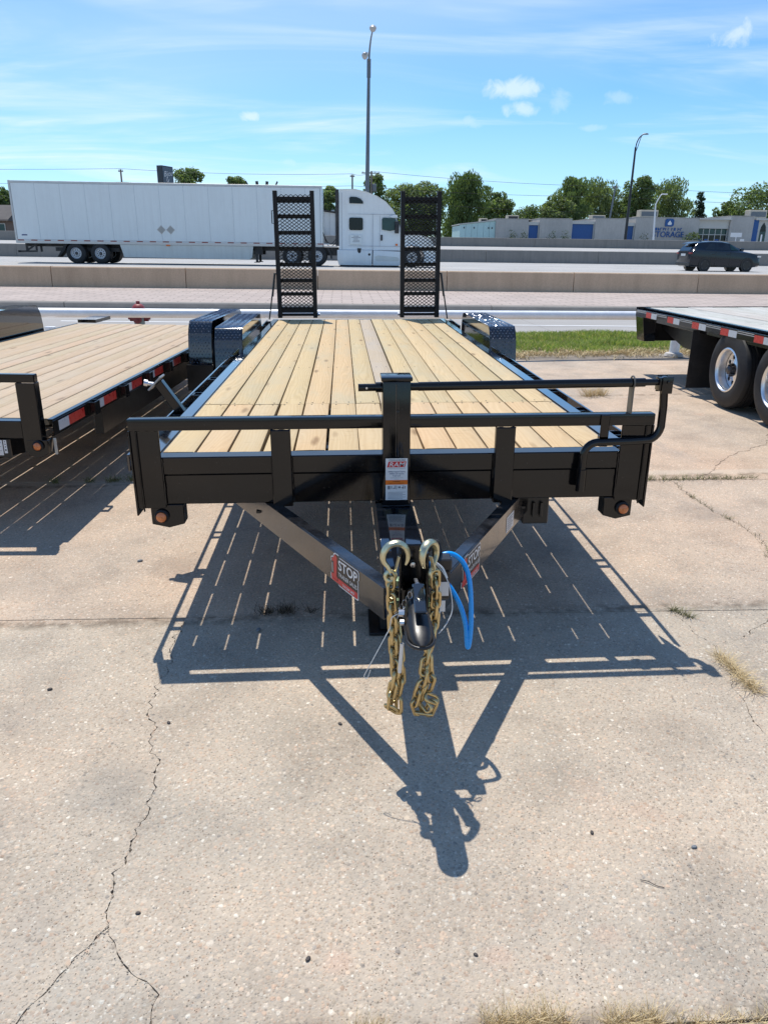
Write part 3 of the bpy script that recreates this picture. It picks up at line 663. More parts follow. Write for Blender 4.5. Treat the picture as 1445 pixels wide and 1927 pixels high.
def fender(parent, xin, xout, ya, yb, ztop, zbot, slope=.13, rise=.14, lug=True, name='fender', rnd=None, label=None):
    # boxy tandem fender: folded tread-plate band, smooth side plate on the deck side
    rnd = rnd or random.Random(5); sgn = 1 if xout > xin else -1
    prof = [(ya-slope*.75, zbot), (ya-slope*.55, ztop-rise*1.6), (ya-slope*.36, ztop-rise*.75)]
    for i in range(5):
        a = i/4; prof.append((ya-slope*.36+(slope*.36+.05)*a, ztop-rise*.75+(rise*.75)*math.sin(a*math.pi/2)))
    q = [(yb+ya-y, z) for (y, z) in reversed(prof)]
    band = prof+q; th = .004; mb = MB(); n = len(band); vs = []
    inner = []
    for i, (y, z) in enumerate(band):
        p = Vector(band[max(i-1, 0)]); nx = Vector(band[min(i+1, n-1)]); t = (nx-p).normalized(); nn = Vector((-t.y, t.x))
        inner.append((y-nn.x*th*0+(-nn.x*0), z))
    for x in (min(xin, xout), max(xin, xout)):
        vs += [(x, y, z) for (y, z) in band]
    cy, cz = (ya+yb)/2, zbot
    for x in (min(xin, xout), max(xin, xout)):
        vs += [(x, y+(cy-y)*.006, z-.005) for (y, z) in band]
    fs = []
    for i in range(n-1):
        fs += [(i, i+1, n+i+1, n+i), (2*n+i, 3*n+i, 3*n+i+1, 2*n+i+1), (i, 2*n+i, 2*n+i+1, i+1), (n+i, n+i+1, 3*n+i+1, 3*n+i)]
    mb.add(vs, fs)
    f = mb.build(name, 'black_gloss', parent, ang=25)
    if label: f['label'] = label
    # side plate on the deck side and narrow lip outside
    sp = MB(); pts = list(band); x_ = xin
    sp.prism(pts, 'x', x_+sgn*.001, x_+sgn*.005)
    sp.build('side_plate', 'black_gloss', f, smooth=False)
    lip = MB(); lo = [(y, z) for (y, z) in band]; li = [(cy+(y-cy)*.955, zbot+(z-zbot)*.90) for (y, z) in band]
    vs = []
    for x in (xout-sgn*.004, xout-sgn*.001): vs += [(x, y, z) for y, z in lo]+[(x, y, z) for y, z in li]
    fs = []
    for i in range(n-1): fs += [(i, i+1, n+i+1, n+i), (2*n+i, 3*n+i, 3*n+i+1, 2*n+i+1)]
    lip.add(vs, fs); lip.build('outer_lip', 'black_gloss', f, smooth=False)
    if lug:
        # raised tread bars, alternating in direction
        lb = MB(); acc = [0]
        for i in range(n-1): acc.append(acc[-1]+(Vector(band[i+1])-Vector(band[i])).length)
        wid = abs(xout-xin); nx_ = int(wid/.031); s = .012; row = 0
        while s < acc[-1]-.01:
            i = max(k for k in range(n-1) if acc[k] <= s); u = (s-acc[i])/max(1e-6, acc[i+1]-acc[i])
            y = band[i][0]+(band[i+1][0]-band[i][0])*u; z = band[i][1]+(band[i+1][1]-band[i][1])*u
            t = (Vector(band[i+1])-Vector(band[i])).normalized(); T3 = Vector((0, t.x, t.y)); N3 = Vector((0, -t.y, t.x))
            if N3.dot(Vector((0, y-cy, z-cz))) < 0: N3 = -N3
            for c in range(nx_):
                xx = min(xin, xout)+.012+(c+.5*(row % 2))*(wid-.02)/nx_
                if xx > max(xin, xout)-.008: continue
                sg = 1 if (c+row) % 2 else -1
                d = (Vector((1, 0, 0))*sg+T3*1.2).normalized(); e = d.cross(N3); o = Vector((xx, y, z)); h = .0036; l_ = .0125; w_ = .0052
                jj = Vector((rnd.uniform(-.0012, .0012), rnd.uniform(-.0012, .0012), rnd.uniform(-.0008, .0008)))
                vs = [o-d*l_, o+e*w_, o+d*l_, o-e*w_, o-d*l_*.35+N3*h+jj, o+d*l_*.35+N3*h+jj]
                lb.add(vs, [(0, 4, 1), (1, 4, 5), (1, 5, 2), (2, 5, 3), (3, 5, 4), (3, 4, 0)])
            s += .0265; row += 1
        o = lb.build('tread_lugs', 'black_lug', f, smooth=False); o['kind'] = 'stuff'
    return f
def channel_x(mb, x0, x1, yweb, z0, z1, depth, t=.006, mi=0):   # C channel along x, web facing -y
    mb.b(x0, x1, yweb, yweb+t, z0, z1, mi).b(x0, x1, yweb+t, yweb+depth, z1-t, z1, mi).b(x0, x1, yweb+t, yweb+depth, z0, z0+t, mi)
def tyre_wheel(parent, r, w, loc, face=1, holes=9, rimr=.6, rim_mat='alloy', deep=.05, axis_x=True, name='wheel', hub=True, lugs=8, sub=True):
    # tyre and rim as sub-parts of the wheel; wheel axis along local x, outer face towards face*x
    mid = rimr*r
    prof = [(mid, -w/2+.01), (mid+.012, -w/2), (mid+(r-mid)*.45, -w/2-.012), (r-.04, -w/2+.004), (r-.012, -w/2+.02), (r, -w/2+.045)]
    for k in range(4):
        g0 = -w/2+.045+(w-.09)*(k+.75)/4.6; prof += [(r, g0), (r-.009, g0+.002), (r-.009, g0+.008), (r, g0+.010)]
    prof += [(r, w/2-.045), (r-.012, w/2-.02), (r-.04, w/2-.004), (mid+(r-mid)*.45, w/2+.012), (mid+.012, w/2), (mid, w/2-.01)]
    T = Matrix.Rotation(R(90)*face, 4, 'Y')
    ty = MB().lathe(prof, 40, 0, T, close=True).mesh('tyre', 'rubber', ang=28)
    rp = [(mid+.006, w/2-.004), (mid-.006, w/2+.003), (mid-.016, w/2-.006), (mid-.024, w/2-.03), (mid*.86, w/2-.05-deep), (mid*.80, w/2-.052-deep)]
    rm = MB().lathe(rp+[(mid*.80, w/2-.06-deep), (mid*.86, w/2-.06-deep), (mid-.03, -w/2+.02), (mid+.004, -w/2+.01)], 40, 0, T, close=True)
    # disc with hand holes: ring of quads around each hole
    zc = w/2-.045-deep; ro, ri = mid*.815, mid*.30; rh = mid*.105; rcen = mid*.60; N = holes; vs = []; fs = []
    for i in range(N):
        a0 = 2*math.pi*i/N; a1 = 2*math.pi*(i+1)/N; am = (a0+a1)/2
        outer = []
        for k in range(16):
            th = 2*math.pi*k/16; px, py = math.cos(th), math.sin(th)
            # square-ish sector boundary mapped to polar
            mxx = max(abs(px), abs(py)); u, v_ = px/mxx, py/mxx
            rad = (ro+ri)/2+(ro-ri)/2*u; ang_ = am+(a1-a0)/2*v_
            outer.append((rad*math.cos(ang_), rad*math.sin(ang_), zc+(.02 if u < -.9 else 0)))
        hole = [(rcen*math.cos(am)+rh*(math.cos(th)*math.cos(am)-math.sin(th)*math.sin(am)), rcen*math.sin(am)+rh*(math.cos(th)*math.sin(am)+math.sin(th)*math.cos(am)), zc+.004) for th in [2*math.pi*k/16 for k in range(16)]]
        deepv = [(x, y, z-.02) for x, y, z in hole]
        o = len(vs); vs += outer+hole+deepv
        for k in range(16):
            k2 = (k+1) % 16; fs += [(o+k, o+k2, o+16+k2, o+16+k), (o+16+k, o+16+k2, o+32+k2, o+32+k)]
    rm.add(vs, fs, 0, T)
    rm.lathe([(0.001, zc-.03), (mid*.79, zc-.03)], 24, 1, T)
    if hub:
        rm.lathe([(ri*1.05, zc-.01), (ri*1.0, zc+.022), (ri*.72, zc+.026), (ri*.62, zc+.07), (ri*.40, zc+.085), (.001, zc+.088)], 24, 2, T)
        for k in range(lugs):
            a = 2*math.pi*k/lugs; cx, cy_ = ri*.86*math.cos(a), ri*.86*math.sin(a)
            rm.lathe([(.012, zc+.018), (.012, zc+.045), (.007, zc+.06), (.001, zc+.061)], 6, 2, T @ Matrix.Translation((cx, cy_, 0)))
    rme = rm.mesh('rim', [rim_mat, 'dark_steel', 'dark_hub'], ang=30)
    o = inst(name, ty, parent, loc)     # the wheel object carries the tyre mesh, rim is its sub-part
    inst('rim', rme, o)
    return o
def copy_part(o, parent, loc):
    c = o.copy(); COL.objects.link(c); c.parent = parent; c.location = loc
    for ch in o.children:
        d = ch.copy(); COL.objects.link(d); d.parent = c
    return c
def clear_light(parent, x, y, z, bracket, mir=1, tube_r=.0225):
    b = MB().prism(bracket, 'y', y, y+.07).build('light_bracket', 'black', parent, bev=.002)
    T = Matrix.Translation((x, y-.001, z)) @ Matrix.Rotation(R(90), 4, 'X')
    MB().lathe([(tube_r*1.35, 0), (tube_r*1.35, .012), (tube_r*1.1, .018), (tube_r*.95, .012)], 24, 0, T).build('light_grommet', 'rubber', b)
    l = MB().lathe([(tube_r, .008), (tube_r*.95, .020), (tube_r*.6, .026), (tube_r*.3, .027), (tube_r*.28, .030), (.001, .031)], 24, 0, T)
    l.build('amber_lens', 'amber', b)
    return b

# ------------------------------------------------------------------ main black flatbed trailer
DZ = .72
mt = thing('equipment_trailer', (.2227, 3.0836, 0), 'black equipment trailer with new pine deck, upright ramps and coupler facing the viewer', 'trailer', rot=(0, -.0123, 0))
rp = random.Random(21)
planks(mt, -.988, .988, .002, 1.012, 14, DZ, 'wood_front', (.007, .015), rnd=rp)
planks(mt, -.988, .988, 1.021, 6.19, 14, DZ, 'wood', (.005, .010), rnd=rp, special={7: 'wood_brown'})
# heads of deck screws as one fine part
sb = MB()
for yy in (.985, 1.045, 2.35, 3.7, 5.0, 6.12):
    for i in range(14):
        for dx in (-.035, .035):
            if rp.random() < .25: continue
            sb.lathe([(.0045, .0022), (.004, .0034), (.001, .0034)], 6, 0, Matrix.Translation((-.988+(i+.5)*.14114+dx+rp.uniform(-.008, .008), yy+rp.uniform(-.01, .01), DZ)))
o = sb.build('deck_screws', 'dark_steel', mt); o['kind'] = 'stuff'
# frame: front beam
fb = MB(); fb.b(-.985, .985, -.085, -.004, .645, .7215); fb.build('front_beam', 'black', mt, bev=.004)
MB().b(-.985, .985, -.078, -.012, .512, .6435).build('lower_front_beam', 'black', mt, bev=.004)
for s in (-1, 1):
    # side channel with the flange that frames the deck
    sc_ = MB(); sc_.b(min(s*.993, s*1.055), max(s*.993, s*1.055), -.003, 6.25, .712, .7225).b(min(s*.993, s*1.0), max(s*.993, s*1.0), -.003, 6.25, .53, .711).b(min(s*1.0005, s*1.05), max(s*1.0005, s*1.05), -.003, 6.25, .53, .538)
    sc_.build('side_channel', 'black_gloss', mt, bev=.002)
    MB().b(min(s*1.118, s*1.130), max(s*1.118, s*1.130), -.02, 3.52, .645, .718).build('rub_rail', 'black_gloss', mt, bev=.002)
    MB().b(min(s*1.118, s*1.130), max(s*1.118, s*1.130), 5.42, 6.25, .645, .718).build('rub_rail', 'black_gloss', mt, bev=.002)
    pk = MB().prism([(-.0315, -.045), (.0315, -.045), (.0315, -.039), (-.0255, -.039), (-.0255, .039), (.0315, .039), (.0315, .045), (-.0315, .045)], 'z', -.075, 0).mesh('stake_pocket', 'black_gloss', bev=.001)
    for y in (.30, .86, 1.42, 1.98, 2.54, 3.10, 5.6, 6.1): inst('stake_pocket', pk, mt, (s*1.0865, y, .708))
    # corner post: upright channel with outside flange and torn lower lip
    cp = MB(); x0, x1 = (-1.083, -.968) if s < 0 else (.972, 1.100)
    cp.b(x0, x1, -.092, -.083, .500, .838)
    xe = x0 if s < 0 else x1
    cp.b(min(xe, xe+s*.008), max(xe, xe+s*.008), -.100, -.02, .470, .838)
    cp.b(min(xe-s*.028, xe-s*.022), max(xe-s*.028, xe-s*.022), -.101, -.0925, .487, .838)
    cp.build('corner_post', 'black', mt, bev=.002)
    # intermediate post
    ip = MB(); xa, xb = (-.510, -.428) if s < 0 else (.428, .510)
    ip.b(xa, xb, -.118, -.110, .508, .838)
    xf = xa if s < 0 else xb
    ip.b(min(xf, xf-s*.008), max(xf, xf-s*.008), -.109, -.0865, .508, .838)
    ip.b(min(xb if s < 0 else xa, (xb if s < 0 else xa)+s*.008), max(xb if s < 0 else xa, (xb if s < 0 else xa)+s*.008), -.109, -.0865, .508, .838)
    ip.build('rail_post', 'black', mt, bev=.0025)
    x = -.991 if s < 0 else 1.014
    br = [(-1.036, .5115), (-1.036, .425), (-.965, .408), (-.898, .425), (-.898, .5115)] if s < 0 else [(.930, .5115), (.930, .428), (.990, .410), (1.056, .425), (1.056, .5115)]
    clear_light(mt, x, -.083, .462, br)
def weld(p0, p1, seed=0):
    r_ = random.Random(seed); p0, p1 = Vector(p0), Vector(p1); n = max(4, int((p1-p0).length/.012)); pts = [p0.lerp(p1, i/n)+Vector((r_.uniform(-.0008, .0008),)*3) for i in range(n+1)]
    MB().tube(pts, [r_.uniform(.0028, .0048) for _ in pts], 6).build('weld_bead', 'black', mt)
for i, (x, y) in enumerate(((-.512, -.0865), (-.426, -.0865), (.426, -.0865), (.512, -.0865), (-.966, -.0865), (.970, -.0865), (-.051, -.0865), (.068, -.0865))): weld((x, y, .516), (x, y, .715), i)
for i, (x0, x1, y) in enumerate(((-.51, -.43, -.1135), (.43, .51, -.1135), (-1.07, -.98, -.0935), (.985, 1.09, -.0935))): weld((x0, y, .8375), (x1, y, .8375), 20+i)
weld((-.05, -.152, .514), (.068, -.152, .514), 30)
hr = MB(); hr.b(-1.086, 1.102, -.112, -.060, .840, .890); hr.build('handrail', 'black', mt, bev=.006, segs=2)
cm = MB().b(-.99, .99, -.03, .03, .0, .006).b(-.99, .99, -.003, .003, .006, .072).b(-.99, .99, -.03, .03, .072, .078).mesh('cross_member', 'black_satin', smooth=False)
for i in range(15): inst('cross_member', cm, mt, (0, .22+i*.42, .601))
for s in (-1, 1):
    MB().b(s*.55-.05, s*.55+.05, -.01, 6.2, .44, .450).b(s*.55-.004, s*.55+.004, -.01, 6.2, .4505, .59).b(s*.55-.05, s*.55+.05, -.01, 6.2, .5905, .6).build('main_beam', 'black_satin', mt)
# tongue: A-frame channels, top flange and web outside
for s in (-1, 1):
    p_end = Vector((s*.088, -.945, 0)); d = Vector((s*.4695, .8829, 0)); ln = 1.5
    o_ = p_end; nrm = Vector((s*.8829, -.4695, 0))
    T = Matrix(((d.x, nrm.x, 0, o_.x), (d.y, nrm.y, 0, o_.y), (0, 0, 1, 0), (0, 0, 0, 1)))
    tb = MB(); tb.b(0, ln, -.007, 0, .395, .512, 0, T).b(0, ln, -.052, -.0072, .502, .512, 0, T).b(0, ln, -.052, -.0072, .395, .403, 0, T)
    tg = tb.build('tongue_channel', 'tongue_black', mt, bev=.002)
    # shop sticker on the outer web of each channel, one flat print
    st = MB(); w, h = .205, .118
    u0 = .165 if s < 0 else .235
    def sq(u, v): return u, v
    # sticker frame: x along the channel as read by a viewer standing outside
    sx = -1 if s < 0 else 1
    ex = Vector((d.x, d.y, 0))*sx
    base = o_+d*(u0+w/2)+Vector((0, 0, .4535))
    def TT(lift): return Matrix(((ex.x, 0, nrm.x, base.x+nrm.x*lift), (ex.y, 0, nrm.y, base.y+nrm.y*lift), (0, 1, 0, base.z), (0, 0, 0, 1))) @ Matrix.Diagonal((1.03, .92, 1, 1))
    def poly(pts, lift, mi): st.add([(x_, y_, 0) for x_, y_ in pts], [tuple(range(len(pts)))], mi, TT(lift))
    outl = [(-.102, -.052), (-.098, -.058), (-.045, -.058), (-.042, -.066), (.094, -.066), (.100, -.060), (.100, .008), (.096, .014), (.104, .022), (.104, .050), (.098, .058), (-.036, .058), (-.040, .066), (-.066, .066), (-.078, .058), (-.080, .048), (-.098, .040), (-.098, .022), (-.090, .018), (-.090, -.026), (-.102, -.030)]
    poly(outl, .0012, 0)
    poly([(x_*.955, y_*.93) for x_, y_ in outl], .0018, 1)
    poly([(-.094, -.046), (-.050, -.046), (-.050, -.034), (-.056, -.030), (-.050, .052), (-.066, .060), (-.076, .046), (-.088, .036), (-.088, .024), (-.076, .028), (-.076, -.026), (-.094, -.030)], .0024, 2)
    poly([(-.094, -.056), (.094, -.060), (.094, -.034), (-.046, -.034), (-.046, -.048), (-.094, -.047)], .0024, 2)
    st.text('STOP', .056, TT(.0030) @ Matrix.Translation((.027, .008, 0)), 0, .022, sx=1.0)
    st.text('TRAILER SALES', .0235, TT(.0030) @ Matrix.Translation((.026, -.022, 0)), 0, .008, sx=.86)
    st.text('316.264.3407', .017, TT(.0030) @ Matrix.Translation((.032, -.054, 0)), 0, .006, sx=.92)
    st.build('shop_sticker', ['decal_white', 'decal_black', 'decal_red'], tg, smooth=False)
    if s > 0:
        pl = MB(); b_ = o_+d*.86+Vector((0, 0, .445)); T2 = Matrix(((ex.x, 0, nrm.x, b_.x+nrm.x*.0012), (ex.y, 0, nrm.y, b_.y+nrm.y*.0012), (0, 1, 0, b_.z), (0, 0, 0, 1)))
        pl.add([(-.055, -.035, 0), (.055, -.035, 0), (.055, .035, 0), (-.055, .035, 0)], [(0, 1, 2, 3)], 0, T2)
        for k in range(6): pl.add([(-.045, .026-k*.010, .0006), (.045-(k % 3)*.012, .026-k*.010, .0006), (.045-(k % 3)*.012, .022-k*.010, .0006), (-.045, .022-k*.010, .0006)], [(0, 1, 2, 3)], 1, T2)
        pl.build('data_plate', ['decal_white', 'decal_grey'], tg, smooth=False)
# centre tongue tube that carries the jack
MB().b(-.079, .076, -.942, .20, .398, .5105).build('centre_tongue', 'black_gloss', mt, bev=.006, segs=2)
# upright coupler channel with bolt holes
cc = MB(); cc.b(-.044, .046, -.955, -.945, .375, .665).b(-.046, -.036, -1.035, -.9455, .375, .668).b(.038, .048, -1.035, -.9455, .375, .668)
cch = cc.build('coupler_channel', 'black', mt, bev=.003)
for s in (-1, 1):
    for z in (.56, .485):
        T = Matrix.Translation((.001+s*.048, -1.0, z)) @ Matrix.Rotation(R(90)*s, 4, 'Y')
        MB().lathe([(.017, 0), (.017, .012), (.012, .015), (.012, .024), (.001, .024)], 6, 0, T).build('bolt', 'zinc_bolt', cch)
MB().lathe([(.010, 0), (.009, .010), (.001, .012)], 10, 0, Matrix.Translation((.004, -.956, .60)) @ Matrix.Rotation(R(90), 4, 'X')).build('bolt', 'steel', cch)
# coupler: cast socket with latch lever
cb = MB(); secs = [(-.98, .026, .530, .495), (-1.03, .030, .543, .490), (-1.09, .035, .547, .487), (-1.15, .0375, .541, .485), (-1.205, .038, .531, .485), (-1.245, .034, .519, .486), (-1.272, .025, .507, .487), (-1.288, .009, .497, .489)]
vs = []; K = 13
for (y, w, zt, zb) in secs:
    for k in range(K):
        a = math.pi*k/(K-1); e = .72
        cx = math.copysign(abs(math.cos(a))**e, math.cos(a)); sz = abs(math.sin(a))**e
        vs.append((.002+w*cx, y, zb+(zt-zb)*sz))
fs = [(i*K+k, i*K+k+1, (i+1)*K+k+1, (i+1)*K+k) for i in range(len(secs)-1) for k in range(K-1)]
fs += [(i*K, (i+1)*K, (i+1)*K+K-1, i*K+K-1) for i in range(len(secs)-1)]+[tuple(range(K)), tuple(range((len(secs)-1)*K+K-1, (len(secs)-1)*K-1, -1))]
cb.add(vs, fs)
rim = [(.002+.0385*math.cos(R(a)), -1.238+.050*math.sin(R(a)), .487) for a in range(180, 361, 15)]
cb.tube([(-.0350, -1.06, .489)]+rim+[(.0390, -1.06, .489)], .0056, 8)
cpl = cb.build('coupler', 'black_satin', mt, ang=50)
lv = MB(); lv.bar((.008, -1.085, .588), (.005, -1.210, .556), .036, .012).bar((.008, -1.07, .572), (.008, -1.12, .556), .024, .04)
lv.build('latch_lever', 'black_gloss', cpl, bev=.003)
MB().bar((.004, -1.045, .588), (.006, -1.084, .590), .012, .007).build('latch_tab', 'steel', cpl, bev=.0015)
MB().tube([(-.038, -1.14, .522), (-.055, -1.14, .524)], .011, 8).tube([(-.040, -1.165, .505), (-.052, -1.165, .505)], .009, 8).build('latch_pin', 'steel', cpl)

# safety chains: forged links with slip hooks over the coupler channel
def link_mesh():
    pts = []; hl, hw = .0180, .0128
    for a in range(-90, 91, 30): pts.append((hl+hw*math.cos(R(a)), hw*math.sin(R(a)), 0))
    for a in range(90, 271, 30): pts.append((-hl+hw*math.cos(R(a)), hw*math.sin(R(a)), 0))
    return MB().tube(pts, .0058, 8, closed=True).mesh('chain_link', 'zinc', ang=60)
LINK = link_mesh()
def chain(parent, path, roll0=0.0, rnd=None, pitch=.0372):
    rnd = rnd or random.Random(2); path = [Vector(p) for p in path]
    acc = [0]
    for a, b in zip(path, path[1:]): acc.append(acc[-1]+(b-a).length)
    def at(s):
        s = min(max(s, 0), acc[-1]-1e-6); i = max(k for k in range(len(path)-1) if acc[k] <= s); u = (s-acc[i])/max(1e-9, acc[i+1]-acc[i]); return path[i].lerp(path[i+1], u)
    n = int(acc[-1]/pitch)
    for i in range(n+1):
        s = i*pitch; p = at(s); t = (at(s+.012)-at(s-.012)).normalized(); a, u = frame_from(t, Vector((.1, 1, .05)))
        ro = roll0+(R(90) if i % 2 else 0)+rnd.uniform(-.30, .30)
        y = a*math.cos(ro)+u*math.sin(ro); z = t.cross(y)
        q = p+Vector((rnd.uniform(-.0015, .0015), rnd.uniform(-.0015, .0015), rnd.uniform(-.001, .001)))
        inst('chain_link', LINK, parent, mat=Matrix(((t.x, y.x, z.x, q.x), (t.y, y.y, z.y, q.y), (t.z, y.z, z.z, q.z), (0, 0, 0, 1))))
def hook_mesh(k, flip=1, turn=0.0):
    # slip hook: flattened forged bow, eye at the bottom, tip beside it; drawn in the x-z plane
    P_ = [(-.018, .000), (-.026, .018), (-.040, .040), (-.038, .066), (-.020, .087), (.006, .091), (.027, .078), (.036, .056), (.035, .036), (.029, .020)]
    rad = [.0085, .0095, .0115, .0135, .0140, .0138, .0125, .0105, .0080, .0042]
    pts = smooth_path([(x*flip, 0, z) for x, z in P_], 4); rr_ = []
    for i in range(len(P_)-1):
        for j in range(4): rr_.append(rad[i]+(rad[i+1]-rad[i])*j/4)
    rr_.append(rad[-1])
    mb = MB().tube(pts, rr_, 10, flat=.78)
    mb.tube([(-.018*flip+.016*math.cos(R(a)), .0, -.012+.016*math.sin(R(a))) for a in range(0, 360, 30)], .0068, 8, closed=True)
    mb.tube([(-.018*flip, -.020, -.012), (-.018*flip, .020, -.012)], .0058, 8)
    mb.bar((-.006*flip, -.012, .006), (.006*flip, -.010, .052), .012, .003)     # spring latch
    return mb
rc = random.Random(9)
for s in (-1, 1):
    hx = -.055 if s < 0 else .046
    base = MB().tube([(s*.048, -.99, .470), (s*.062, -.99, .470)], .013, 10)
    ch = base.build('safety_chain', 'zinc', mt)
    hk = hook_mesh(1, 1 if s < 0 else -1).build('slip_hook', 'zinc_hook', ch, loc=(hx, -1.052, .617), rot=(R(-4), 0, R(8) if s < 0 else R(52)))
    if s < 0:
        path = smooth_path([(-.072, -1.055, .592), (-.070, -1.058, .52), (-.066, -1.062, .44), (-.064, -1.07, .36), (-.060, -1.085, .28), (-.068, -1.09, .225), (-.074, -1.092, .185), (-.070, -1.09, .160), (-.054, -1.085, .146), (-.046, -1.088, .172), (-.058, -1.076, .196), (-.046, -1.082, .215), (-.040, -1.08, .25), (-.044, -1.072, .31), (-.050, -1.055, .38), (-.055, -1.03, .44), (-.058, -.995, .475)], 8)
    else:
        path = smooth_path([(.066, -1.045, .588), (.068, -1.04, .52), (.066, -1.035, .45), (.058, -1.05, .39), (.042, -1.07, .33), (.030, -1.085, .26), (.012, -1.09, .20), (.008, -1.09, .165), (.022, -1.085, .134), (.044, -1.082, .128), (.060, -1.08, .150), (.058, -1.085, .185), (.038, -1.09, .165), (.036, -1.075, .195), (.052, -1.078, .25), (.048, -1.072, .31), (.052, -1.05, .38), (.060, -1.02, .43), (.064, -.995, .475)], 8)
    chain(ch, path, .4*s, rc)
# jack: square drop leg, cap, drive shaft, folding crank
jk = MB().b(-.049, .066, -.150, -.038, .513, 1.040).build('jack_tube', 'black', mt, bev=.008, segs=2)
MB().b(-.055, .072, -.157, -.031, 1.0405, 1.058).build('jack_cap', 'black', jk, bev=.006, segs=2)
MB().b(-.036, .054, -.137, -.051, .0, .36).b(-.012, -.002, -.15, -.138, .08, .34).build('jack_leg', 'black_satin', jk, bev=.004)
MB().b(-.112, .112, -.19, .05, -.087, -.074).b(-.06, .075, -.16, -.03, -.0735, -.001).build('jack_foot', 'black_satin', jk, bev=.003)
MB().b(.0045, .0075, -.1545, -.1505, .73, 1.03).b(.014, .017, -.1545, -.1505, .73, .97).build('weld_seam', 'black_gloss', jk, bev=.001)
sh = MB(); Yc = -.092
sh.tube([(-.146, Yc, 1.007), (.10, Yc, 1.009)], .0155, 14).tube([(-.075, Yc, 1.0075), (-.049, Yc, 1.008)], .021, 14).tube([(.0665, Yc, 1.009), (.112, Yc, 1.0095)], .0165, 14)
sh.tube([(.10, Yc, 1.0095), (1.045, Yc, 1.018)], .0185, 16).tube([(1.045, Yc, 1.018), (1.118, Yc, 1.019)], .0140, 14)
shaft = sh.build('crank_shaft', 'black', jk)
MB().lathe([(.0045, 0), (.0045, .002), (.001, .002)], 10, 0, Matrix.Translation((-.112, Yc-.0155, 1.0075)) @ Matrix.Rotation(R(90), 4, 'X')).build('pin_hole', 'steel', jk)
MB().lathe([(.007, 0), (.006, .004), (.001, .005)], 10, 0, Matrix.Translation((.012, -.1505, .917)) @ Matrix.Rotation(R(90), 4, 'X')).build('plug', 'black_satin', jk)
kn = MB().b(1.100, 1.122, Yc-.024, Yc+.024, .985, 1.040).b(1.108, 1.152, Yc-.034, Yc-.026, .975, 1.045).b(1.108, 1.152, Yc+.026, Yc+.034, .975, 1.045)
kn.lathe([(.022, -.025), (.022, .025)], 16, 0, Matrix.Translation((1.130, Yc, 1.021)) @ Matrix.Rotation(R(90), 4, 'X')).tube([(1.130, Yc-.042, 1.024), (1.130, Yc+.042, 1.024)], .007, 8)
kn.build('crank_hinge', 'black', jk, bev=.004, segs=2)
hp = [(1.131, Yc, .985), (1.136, Yc-.002, .92), (1.136, Yc-.004, .855)]+[(1.076+.060*math.cos(R(a)), Yc-.006, .838+.066*math.sin(R(a))) for a in range(-8, -91, -14)]+[(1.0, Yc-.018, .772), (.92, Yc-.026, .772)]
hp += [(.862+.058*math.cos(R(a)), Yc-.03, .712+.060*math.sin(R(a))) for a in range(80, 181, 14)]+[(.803, Yc-.032, .66), (.802, Yc-.034, .575)]
MB().tube(hp, .0168, 14).tube([(.803, Yc-.034, .655), (.802, Yc-.036, .560)], .0205, 14).build('crank_handle', 'black', jk)
MB().b(.991, .997, -.112, -.066, .8905, 1.000).tube([(.994, Yc+.026*math.cos(R(a)), 1.018+.026*math.sin(R(a))) for a in range(-60, 241, 25)], .004, 6).build('shaft_bracket', 'grey_strap', mt)
MB().b(.868, .905, -.1215, -.1125, .772, .888).b(.868, .905, -.1215, -.090, .752, .797).build('crank_clip', 'black', mt, bev=.003)
# jack decal, one flat print on the tube face
dl = MB(); yd = -.1512
def dq(x0, x1, z0, z1, mi, l=0.0): dl.add([(x0, yd-l, z0), (x1, yd-l, z0), (x1, yd-l, z1), (x0, yd-l, z1)], [(0, 1, 2, 3)], mi)
def dt(s_, size, x, z, mi, bold=0.0, sx=1.0, shear=0.0, l=.0008): dl.text(s_, size, Matrix.Translation((x, yd-l, z)) @ Matrix.Rotation(R(90), 4, 'X'), mi, bold, sx=sx, shear=shear)
dx0, dx1, dz0, dz1 = -.037, .055, .540, .722; dxc = .009
dq(dx0, dx1, dz0, dz1, 0)
dt('STRONG & RELIABLE', .0078, dxc+.002, .7125, 1, .012, .95)
dl.add([(dx0+.006, yd-.0005, .684), (dx1-.012, yd-.0005, .684), (dx1-.005, yd-.0005, .709), (dx0+.013, yd-.0005, .709)], [(0, 1, 2, 3)], 2)
dt('RAM', .0270, dxc, .6870, 0, .004, 1.20, .2, .0011)
dt('THE RELIABLE CHOICE FOR YOUR EQUIPMENT', .0042, dxc, .678, 5, 0, .85)
dt('12000Lb Support Capacity', .0074, dxc, .6625, 4, .012, .92); dt('10000Lb Lift Capacity', .0074, dxc, .6535, 4, .012, .95); dt('Trailer Jack', .0074, dxc, .6445, 4, .012)
dt('SIDE WIND DROP LEG JACK', .0042, dxc, .637, 5, 0); dt('BOLT ON', .0042, dxc, .631, 5, 0)
dq(dx0, dx1, .608, .628, 3, .0005)
dt('WARNING', .0065, dxc, .620, 1, .012, l=.001); dt('FAILURE TO FOLLOW INSTRUCTIONS', .0040, dxc, .613, 1, 0, .95, l=.001)
for (x0, x1, z0, z1) in ((-.028, -.018, .588, .603), (-.014, -.010, .590, .602), (-.006, .004, .590, .594), (.000, .003, .594, .604), (.007, .010, .588, .604), (.016, .026, .592, .600), (.030, .040, .592, .596), (.036, .039, .588, .604), (.043, .047, .590, .602)): dq(x0, x1, z0, z1, 5, .0005)
for k in range(6): dq(dx0+.010, dx1-.008-(k % 2)*.012, .574-k*.0055, .5755-k*.0055, 5, .0005)
dl.build('jack_decal', ['decal_white', 'decal_black', 'decal_red', 'decal_orange', 'decal_blue', 'decal_grey'], jk, smooth=False)
